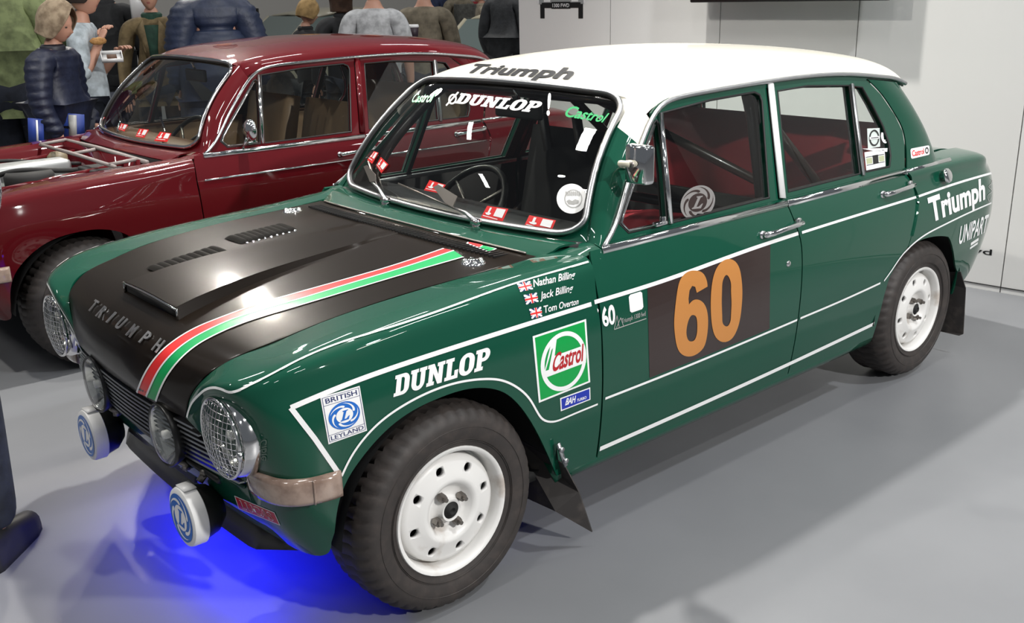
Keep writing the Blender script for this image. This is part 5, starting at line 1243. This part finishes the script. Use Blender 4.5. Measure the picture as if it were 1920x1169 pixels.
def person(label, at, yaw, hgt, top, legs, hair, hairlen=0, arms=None, lean=0, headtilt=0, headyaw=0, build=1.0, sleeve='long', hem=.86, collar=None, puffer=False, group=None, legpose=None, shoe=None, hairvol=.016, front=.55, bald=False):
    s = hgt/1.75; root = empty('person', (at[0], at[1], 0), yaw); tag(root, label, 'person', group)
    A = {'le': (-.25, -.03, 1.13), 'lw': (-.25, .10, .90), 're': (.25, -.03, 1.13), 'rw': (.25, .10, .90)}
    if arms: A.update(arms)
    w = build; L = lambda p: (p[0]*s, (p[1]+lean*max(0, p[2]-.95))*s, p[2]*s)
    LK = {'lk': (-.105, .02, .50), 'la': (-.11, -.02, .09), 'rk': (.105, .02, .50), 'ra': (.11, -.02, .09)}
    if legpose: LK.update(legpose)
    J = [(0, 0, .95), (0, 0, 1.12), (0, 0, 1.30), (0, -.005, 1.43), (0, .005, 1.50), (0, .012, 1.56),
         (-.12, -.005, 1.42), (-.185, -.005, 1.395), A['le'], A['lw'], (.12, -.005, 1.42), (.185, -.005, 1.395), A['re'], A['rw'],
         (-.095, 0, .90), LK['lk'], LK['la'], (.095, 0, .90), LK['rk'], LK['ra']]
    E = [(0, 1), (1, 2), (2, 3), (3, 4), (4, 5), (3, 6), (6, 7), (7, 8), (8, 9), (3, 10), (10, 11), (11, 12), (12, 13), (0, 14), (14, 15), (15, 16), (0, 17), (17, 18), (18, 19)]
    Rr = [(.13, .09), (.115, .085), (.13, .09), (.07, .055), (.052, .052), (.052, .055), (.045, .045), (.040, .040), (.038, .038), (.027, .027), (.045, .045), (.040, .040), (.038, .038), (.027, .027), (.082, .082), (.055, .055), (.038, .038), (.082, .082), (.055, .055), (.038, .038)]
    ch = [([L(p) for p in J], E, [(a*s*w, b_*s*w) for a, b_ in Rr])]
    # hands: palm and five bent fingers each
    for sd, (ek, wk) in ((-1, ('le', 'lw')), (1, ('re', 'rw'))):
        e, wv = Vector(L(A[ek])), Vector(L(A[wk])); d = (wv-e).normalized(); side = d.cross(Vector((0, 0, 1))); side = side.normalized() if side.length > .05 else Vector((1, 0, 0)); nn = side.cross(d)
        ch.append(([wv-d*.01, wv+d*.045*s, wv+d*.085*s], [(0, 1), (1, 2)], [(.022*s, .018*s), (.036*s, .016*s), (.036*s, .014*s)]))
        for i, ln in enumerate((.062, .072, .068, .052)):
            o_ = wv+d*.08*s+side*(-.030+.020*i)*s; cur = nn*-1
            ch.append(([o_, o_+(d*ln*.5+cur*ln*.20)*s, o_+(d*ln*.75+cur*ln*.62)*s], [(0, 1), (1, 2)], [.0095*s, .0085*s, .0075*s]))
        o_ = wv+d*.03*s-side*.03*s*sd*(1); ch.append(([o_, o_+(d*.035-side*.025*sd)*s, o_+(d*.062-side*.022*sd-nn*.012)*s], [(0, 1), (1, 2)], [.013*s, .011*s, .009*s]))
    V, F = skin_obj(ch, 2); MI = [0]*len(F)
    hc = L((0, .030+.10*math.sin(headtilt)*.5, 1.635)); hv, hf, hm = head_geo((0, 0, 0), s, headtilt); cy_, sy_ = math.cos(headyaw), math.sin(headyaw)
    hv = [(x*cy_-y*sy_+hc[0], x*sy_+y*cy_+hc[1], z+hc[2]) for x, y, z in hv]; n = len(V); V += hv; F += [tuple(i+n for i in f) for f in hf]; MI += hm
    mk('body', V, F, None, root, True, [SKIN, EYE, LIP], MI)
    if not bald:
        hv, hf = hair_geo((0, 0, 0), s, headtilt, hairlen, hairvol, front, int(hgt*1000) % 17); hv = [(x*cy_-y*sy_+hc[0], x*sy_+y*cy_+hc[1], z+hc[2]) for x, y, z in hv]
        o = mk('hair', hv, hf, hair, root); o.modifiers.new('t', 'SOLIDIFY').thickness = .006; o.modifiers.new('s', 'SUBSURF').render_levels = 1
    # top garment
    q = 1.0 if not puffer else 1.16
    def upper(sleeveend):
        a = J[7]; pts = [J[0], J[1], J[2], J[3], (0, 0, 1.455)]+[J[6], J[7], J[10], J[11], (0, 0, hem)]; Ed = [(0, 1), (1, 2), (2, 3), (3, 4), (3, 5), (5, 6), (3, 7), (7, 8), (0, 9)]
        R2 = [(.162, .122), (.150, .112), (.163, .118), (.118, .09), (.075, .07), (.085, .082), (.072, .070), (.085, .082), (.072, .070), (.170, .130)]
        for si, (ek, wk) in ((6, ('le', 'lw')), (8, ('re', 'rw'))):
            el, wr = np.array(A[ek]), np.array(A[wk])
            if sleeveend == 'long': pts += [tuple(el), tuple(el+(wr-el)*.93)]; Ed += [(si, len(pts)-2), (len(pts)-2, len(pts)-1)]; R2 += [(.056, .056), (.043, .043)]
            elif sleeveend == 'rolled': pts += [tuple(el), tuple(el+(wr-el)*.25)]; Ed += [(si, len(pts)-2), (len(pts)-2, len(pts)-1)]; R2 += [(.058, .058), (.055, .055)]
            else: sh = np.array(J[7] if si == 6 else J[11]); pts += [tuple(sh+(el-sh)*.8)]; Ed += [(si, len(pts)-1)]; R2 += [(.062, .062)]
        return skin_obj([([L(p) for p in pts], Ed, [(x*s*w*q, y*s*w*q) for x, y in R2])], 3 if puffer else 2)
    V, F = upper(sleeve)
    if puffer:
        V = [Vector(v) for v in V]; V = [(v.x*(1+.06*abs(math.sin(v.z*math.pi/.05))), v.y*(1+.06*abs(math.sin(v.z*math.pi/.05))), v.z) for v in V]
    mk('jacket' if sleeve == 'long' and (puffer or collar) else 'shirt', V, F, top, root)
    if collar:
        cpos = L((0, .0, 1.475)); b = MB(); b.lathe([(.075,-.02),(.080,.015),(.066,.032),(.060,.0)], (0, 0, 0), 'z', 24); o = b.build('collar', collar, root); o.location = cpos; o.scale = (s, s*1.0, s)
    V, F = skin_obj([([L(p) for p in (J[0], J[14], J[15], J[16], J[17], J[18], J[19])], [(0, 1), (1, 2), (2, 3), (0, 4), (4, 5), (5, 6)], [(x*s*w, y*s*w) for x, y in ((.138, .105), (.092, .098), (.075, .078), (.062, .064), (.092, .098), (.075, .078), (.062, .064))])], 2)
    mk('trousers', V, F, legs, root)
    for ak, sx in (('la', -1), ('ra', 1)):
        a = np.array(LK[ak]); a[2] = 0; vs = []; prof = [(-.085,.030,.075),(-.07,.038,.09),(-.02,.040,.10),(.06,.044,.07),(.13,.046,.055),(.175,.036,.045),(.195,.012,.03)]
        for y, wd2, h in prof:
            for k_ in range(9): t = math.pi*k_/8; vs.append(((a[0]+wd2*math.cos(t))*s, (a[1]+y)*s, (.022+h*math.sin(t)**.7)*s))
            vs += [((a[0]-wd2)*s, (a[1]+y)*s, .0), ((a[0]+wd2)*s, (a[1]+y)*s, .0)]
        nn = 11; fs = [(i*nn+k_, i*nn+(k_+1) % nn, (i+1)*nn+(k_+1) % nn, (i+1)*nn+k_) for i in range(len(prof)-1) for k_ in range(nn)]+[tuple(range(nn)), tuple((len(prof)-1)*nn+k_ for k_ in range(nn))]
        b = MB(); b.add(vs, fs); b.build('shoe', shoe or mat('black_shoe', (.02, .02, .02), .5), root)
    return root, L
def atpx(u, y):   # ground position of somebody seen at column u, standing at depth line y
    d = RX*(u-W/2)/FPX-UX*(60-H/2)/FPX+FX; t = (y-CP[1])/d[1]; return (CP[0]+d[0]*t, y)
olive = cloth('olive_wool', (.24, .29, .13)); navy = cloth('navy_down', (.007, .010, .028), (.012, .017, .042), .5); whitec = cloth('pale_blue_cotton', (.55, .62, .66)); blk = cloth('black_cloth', (.018, .019, .021))
tweed = cloth('brown_tweed', (.20, .145, .07), (.12, .085, .04)); gsh = cloth('bottle_green_cotton', (.02, .07, .045)); lgrey = cloth('light_grey_cotton', (.52, .53, .54)); olsw = cloth('khaki_knit', (.20, .17, .12)); beige = cloth('beige_cotton', (.42, .36, .27)); denim = cloth('dark_denim', (.02, .025, .04)); char = cloth('charcoal_nylon', (.035, .038, .042), rough=.55); navy2 = cloth('blue_down', (.013, .022, .052), (.02, .03, .068), .5)
H_GREY = cloth('grey_brown_hair', (.36, .28, .19), (.17, .12, .075)); H_BR = cloth('brown_hair', (.07, .035, .02)); H_BL = cloth('blonde_hair', (.42, .27, .11)); H_DK = cloth('dark_hair', (.03, .02, .015))
person('person in an olive green coat at the far left behind the maroon car', atpx(14, 4.75), math.radians(-30), 1.98, olive, denim, H_DK, collar=olive, build=1.35, arms={'re': (.26, .0, 1.14), 'rw': (.10, .22, 1.06), 'le': (-.26, .0, 1.14), 'lw': (-.10, .22, 1.06)})
pw, Lw = person('woman in a navy quilted puffer jacket with grey-brown hair looking down', atpx(86, 3.80), math.radians(-137), 1.57, navy, denim, H_GREY, hairlen=.05, puffer=True, headtilt=.35, collar=mat('studded_collar', (.02, .02, .03), .5), hem=.80, lean=.06, build=1.15, hairvol=.034, arms={'le': (-.25, .0, 1.12), 'lw': (-.20, .15, .92), 're': (.25, .02, 1.12), 'rw': (.22, .12, .90)}, front=.35)
for sx, lb in ((-.10, 'blue card folder hanging at the front hem of the navy puffer jacket'), (.14, 'blue and grey card folder on the puffer jacket wearer\'s near hip')):
    b = MB(); b.box((0, 0, 0), (.17, .012, .20), Matrix.Rotation(.15, 3, 'Y')); 
for u, v, w_, hh, lb, m_ in ((68, 250, .085, .17, 'small blue folder held low by the woman in the navy puffer', mat('folder_blue', (.02, .05, .28), .5)), (132, 240, .16, .17, 'larger blue and grey folder held beside the navy puffer jacket', mat('folder_blue2', (.015, .04, .22), .5))):
    d = RX*(u-W/2)/FPX-UX*(v-H/2)/FPX+FX; t = (3.60-CP[1])/d[1]; p = CP+d*t; fo = empty('card_folder', tuple(p), -.6); tag(fo, lb, 'folder')
    b = MB(); b.box((0, 0, 0), (w_, .012, hh), Matrix.Rotation(.12, 3, 'Y')); b.build('folder_cover', m_, fo); b = MB(); b.box((w_*.10, -.008, 0), (w_*(.28 if w_ > .1 else .12), .003, hh*.9), Matrix.Rotation(.12, 3, 'Y')); b.build('folder_band', WHITE if w_ < .1 else GREYV, fo)
pa, La = person('person in a loose pale blue shirt raising a pasty to eat, sleeve rolled', atpx(155, 4.55), math.radians(-120), 1.73, whitec, denim, H_DK, sleeve='rolled', hem=.60, build=1.05, arms={'re': (.25, .02, 1.12), 'rw': (.12, .13, 1.36), 'le': (-.26, .02, 1.10), 'lw': (-.06, .20, 1.26)})
def prop_at(u, v, y): d = RX*(u-W/2)/FPX-UX*(v-H/2)/FPX+FX; return tuple(CP+d*((y-CP[1])/d[1]))
b = MB(); V = []
for i in range(13):
    for j in range(7): t = -1+2*i/12; q_ = math.pi*2*j/6; r = .028*math.sqrt(max(.02, 1-t*t))*(1+.08*math.sin(9*t)); V.append((t*.055, r*math.cos(q_)*.8, r*math.sin(q_)))
b.add(V, grid_faces(13, 7)); o = b.build('pasty', mat('pastry', (.50, .27, .09), .7, noise=(60, (.30, .13, .04), .4, .7))); o.location = prop_at(184, 77, 4.3); tag(o, 'golden baked pasty held up in a hand beside the maroon windscreen', 'food')
tr = empty('food_tray', prop_at(210, 109, 4.2), -.5); tag(tr, 'white paper tray with a brown filling held over the maroon car', 'tray')
b = MB(); b.box((0, 0, 0), (.13, .10, .006)); 
for sx in (-1, 1): b.box((sx*.064, 0, .012), (.005, .10, .026)); b.box((0, sx*.05, .012), (.13, .005, .026))
b.build('tray_shell', WHITE, tr); b = MB(); b.box((0, 0, .008), (.06, .05, .012)); b.build('filling', mat('filling_brown', (.10, .05, .03), .7), tr); tr.rotation_euler = (.5, 0, -.3)
person('man in a black rain jacket seen from behind, beside the tweed blazer', atpx(203, 6.1), math.radians(-20), 1.86, blk, blk, H_DK, collar=blk, build=1.2)
pt, Lt = person('older man in a brown tweed blazer over a dark green shirt facing the cars', atpx(288, 5.25), math.radians(152), 1.74, tweed, denim, H_GREY, collar=gsh, build=1.05, bald=True)
b = MB(); b.add([(-.055, .118, 1.45), (.055, .118, 1.45), (.035, .165, 1.25), (.02, .165, 1.0), (-.02, .165, 1.0), (-.035, .165, 1.25)], [(0, 1, 2, 3, 4, 5)]); o = b.build('shirt_front', gsh, pt); o.modifiers.new('t', 'SOLIDIFY').thickness = .02; o.scale = (.97, .97, .97)
b = MB()
for s_ in (-1, 1): b.add([(s_*.060, .115, 1.46), (s_*.105, .120, 1.40), (s_*.085, .160, 1.25), (s_*.030, .175, 1.08), (s_*.035, .165, 1.25)], [(0, 1, 2, 3, 4)])
o = b.build('lapel', tweed, pt); o.modifiers.new('t', 'SOLIDIFY').thickness = .012; o.scale = (.97, .97, .99)
person('person with a broad back in a dark blue down jacket leaning over', atpx(405, 4.25), math.radians(-20), 1.86, navy2, blk, H_DK, puffer=True, collar=navy2, build=1.45, lean=.05)
person('blonde woman in black behind the maroon roof', atpx(573, 5.6), math.radians(-95), 1.55, blk, blk, H_BL, hairlen=.02, collar=blk, hairvol=.022, headtilt=.3)
person('woman with long brown hair in a black coat, back turned', atpx(645, 4.7), math.radians(-15), 1.69, blk, denim, H_BR, hairlen=.09, collar=blk, build=1.1, hairvol=.022)
person('man in a light grey T-shirt seen from behind over the maroon roof', atpx(703, 4.15), math.radians(-40), 1.76, lgrey, denim, H_BR, build=1.22, sleeve='short')
po, Lo = person('man in a khaki sweatshirt seen from behind, holding a coffee cup', atpx(797, 4.35), math.radians(-45), 1.76, olsw, denim, H_BR, build=1.18, arms={'le': (-.27, -.02, 1.12), 'lw': (-.10, -.16, 1.13)})
cup = empty('coffee_cup', prop_at(776, 61, 4.1)); tag(cup, 'dark takeaway coffee cup with a white lid above the maroon roof', 'cup')
b = MB(); b.lathe([(0,-.055),(.029,-.055),(.040,.045),(0,.045)], axis='z', seg=24); b.build('cup_body', mat('cup_brown', (.035, .02, .03), .5), cup); b = MB(); b.lathe([(.042,.040),(.043,.048),(.038,.062),(.036,.062),(0,.058)], axis='z', seg=24); b.build('cup_lid', WHITE, cup)
bp_, Lb = person('distant person in a khaki fleece wearing a grey backpack', atpx(862, 9.4), math.radians(-10), 1.78, olsw, denim, H_DK, build=1.15)
b = MB(); b.box((0, -.20, 1.22), (.30, .16, .42)); b.box((0, -.30, 1.14), (.22, .06, .22))
for s_ in (-1, 1): b.tube([(s_*.10, -.13, 1.40), (s_*.11, .0, 1.47), (s_*.12, .12, 1.35)], .018, 8)
rk = b.build('backpack', cloth('pack_grey', (.10, .10, .09)), None, bevel=.03); rk.location = bp_.location; rk.rotation_euler = bp_.rotation_euler; tag(rk, 'grey rucksack on the back of the distant person in khaki fleece', 'backpack')
person('distant person in a beige jacket beyond the display wall edge', atpx(905, 8.4), math.radians(60), 1.68, beige, beige, H_DK, build=1.1, collar=beige)
person('person in a charcoal raincoat standing by the display wall edge', atpx(952, 4.7), math.radians(-80), 1.84, char, blk, H_DK, build=1.25, hem=.62, collar=char)
person('person in a dark navy sweater between khaki backs, far off', atpx(828, 10.6), math.radians(20), 1.80, cloth('navy_knit', (.015, .025, .07)), denim, H_DK, build=1.2)
# visitor at the left edge of the picture
chk = bpy.data.materials.new('checked_shirt'); chk.use_nodes = True; nt = chk.node_tree; ck = nt.nodes.new('ShaderNodeTexChecker'); tc = nt.nodes.new('ShaderNodeTexCoord'); ck.inputs['Scale'].default_value = 90
ck.inputs[1].default_value = (.42, .42, .43, 1); ck.inputs[2].default_value = (.04, .04, .05, 1); nt.links.new(tc.outputs['Object'], ck.inputs[0]); nt.links.new(ck.outputs[0], nt.nodes['Principled BSDF'].inputs['Base Color']); nt.nodes['Principled BSDF'].inputs['Roughness'].default_value = .85
g = bp_floor = None
d = RX*(8-W/2)/FPX-UX*(1048-H/2)/FPX+FX; t = -CP[2]/d[2]; P = CP+d*t
vy = math.radians(-42); ra = (.13, -.02)
person('visitor in dark jeans and black shoes at the near left edge, checked shirt', (P[0]-(ra[0]*math.cos(vy)-ra[1]*math.sin(vy)), P[1]-(ra[0]*math.sin(vy)+ra[1]*math.cos(vy))), vy, 1.74, chk, denim, H_DK, build=1.0, legpose={'rk': (.12, .0, .50), 'ra': (.13, -.02, .09), 'lk': (-.12, .0, .50), 'la': (-.12, .12, .09)}, arms={'re': (.23, .06, 1.12), 'rw': (.12, .22, .98), 'le': (-.24, -.06, 1.12), 'lw': (-.2, .02, .90)})
# ------------------------------------------------------------------ things beyond the cars
def far_car(label, loc, rz, paint, s=1.0):
    c_ = empty('parked_car', loc, rz); tag(c_, label, 'car'); b = MB(); V = []
    prof = [(-2.0,.45,.62),(-1.9,.62,.70),(-1.1,.72,.86),(-.6,.75,.92),(.0,.76,.92),(1.0,.75,.92),(1.5,.72,.88),(1.95,.62,.80),(2.05,.5,.55)]
    for x, w_, z in prof:
        for y, zz in ((-w_, .28), (-w_-.04, .55), (-w_, z-.06), (-w_*.85, z), (0, z+.03), (w_*.85, z), (w_, z-.06), (w_+.04, .55), (w_, .28)): V.append((x, y, zz))
    b.add(V, grid_faces(len(prof), 9)+[tuple(range(9)), tuple(72+k for k in range(9))]); b.build('body_shell', paint, c_)
    b = MB(); V = []
    for x, w_, z in ((-.55,.56,1.32),(.0,.58,1.40),(.6,.58,1.40),(1.05,.55,1.32)):
        for y, zz in ((-w_, z-.05), (-w_*.8, z), (0, z+.02), (w_*.8, z), (w_, z-.05)): V.append((x, y, zz))
    b.add(V, grid_faces(4, 5)); o = b.build('roof', paint, c_); o.modifiers.new('t', 'SOLIDIFY').thickness = .03
    for sy in (-1, 1):
        for p in ([(-1.05, .68, .90), (-.55, .56, 1.29)], [(-.1, .70, .92), (.0, .57, 1.34)], [(.9, .68, .92), (.85, .57, 1.33)], [(1.45, .66, .88), (1.05, .55, 1.29)]): b = MB(); b.tube([(x, sy*y, z) for x, y, z in p], .028, 8); b.build('window_pillar', paint, c_)
    V = [(-1.05, -.68, .90), (-.55, -.55, 1.30), (1.05, -.54, 1.30), (1.45, -.66, .88), (-1.05, .68, .90), (-.55, .55, 1.30), (1.05, .54, 1.30), (1.45, .66, .88)]
    mk('windows', V, [(0, 1, 2, 3), (4, 7, 6, 5), (0, 4, 5, 1), (3, 2, 6, 7)], mat('dark_glass', (.16, .20, .19), .1), c_, smooth=False)
    for x in (-1.25, 1.25):
        for sy in (-1, 1): b = MB(); b.lathe([(0,-.10),(.18,-.10),(.19,-.11),(.28,-.10),(.30,-.04),(.30,.06),(0,.06)], (x, sy*.68, .30), 'y', 32); b.build('wheel', TYRE, c_)
    c_.scale = (s, s, s); return c_
far_car('pale saloon seen past the blue down jacket, roof and side window showing', (atpx(535, 12)[0]+.6, 12, 0), .05, mat('champagne_paint', (.42, .39, .30), .35, 0, 1))
far_car('teal car partly hidden behind the tweed blazer', (atpx(235, 7.5)[0]-.3, 9.6, 0), 1.3, mat('teal_paint', (.02, .13, .15), .35, 0, 1))
rc = far_car('cream rally car carrying black and white stickers, beyond the maroon roof', (atpx(905, 6.2)[0]+.9, 6.4, 0), .35, mat('old_cream_paint', (.62, .56, .40), .35, 0, 1))
for k, (x, y, z, sx_, sy_) in enumerate([(-1.35,.1,.885,.3,.3),(-1.2,-.45,.88,.35,.2)]):
    b = MB(); b.box((x, y, z), (sx_, sy_, .006), Matrix.Rotation(-.09, 3, 'Y')); b.build('sticker', WHITE, rc); b = MB(); b.box((x, y, z+.005), (sx_*.6, sy_*.4, .004), Matrix.Rotation(-.09, 3, 'Y')); b.build('sticker_mark', BLACKP, rc)
bn = empty('roll_up_banner', (atpx(888, 10.5)[0], 10.5, 0), -.3); tag(bn, 'tall dark red banner stand in the distance beside the khaki fleece', 'banner'); b = MB(); b.box((0, 0, .75), (.42, .03, 1.4)); b.build('banner_sheet', mat('banner_red', (.22, .01, .015), .6), bn); b = MB(); b.box((0, 0, .03), (.46, .2, .06)); b.build('banner_foot', STEEL, bn)
st = empty('display_stand', (atpx(486, 5.4)[0], 5.4, 0), .1); tag(st, 'black metal frame stand beside the blue down jacket', 'stand'); b = MB(); b.tube([(.0, 0, 0), (.0, 0, 1.50), (-.14, 0, 1.50)], .014, 8); b.tube([(-.14, 0, 0), (-.14, 0, 1.50)], .014, 8); b.build('stand_frame', BLACKP, st); b = MB(); b.box((-.07, 0, .02), (.3, .3, .03)); b.build('stand_foot', BLACKP, st)
rb = empty('sign_board', (atpx(251, 6.9)[0]-.35, 5.75, 0), .3); tag(rb, 'white sign board with a red lower edge above the tweed shoulder', 'sign'); b = MB(); b.box((0, 0, 1.55), (.22, .02, .30)); b.build('board', WHITE, rb); b = MB(); b.box((0, -.013, 1.42), (.22, .006, .03)); b.build('board_edge', RED, rb); b = MB(); b.tube([(0, .01, 0), (0, .01, 1.6)], .015, 8); b.box((0, 0, .01), (.3, .3, .02)); b.build('board_post', STEEL, rb)
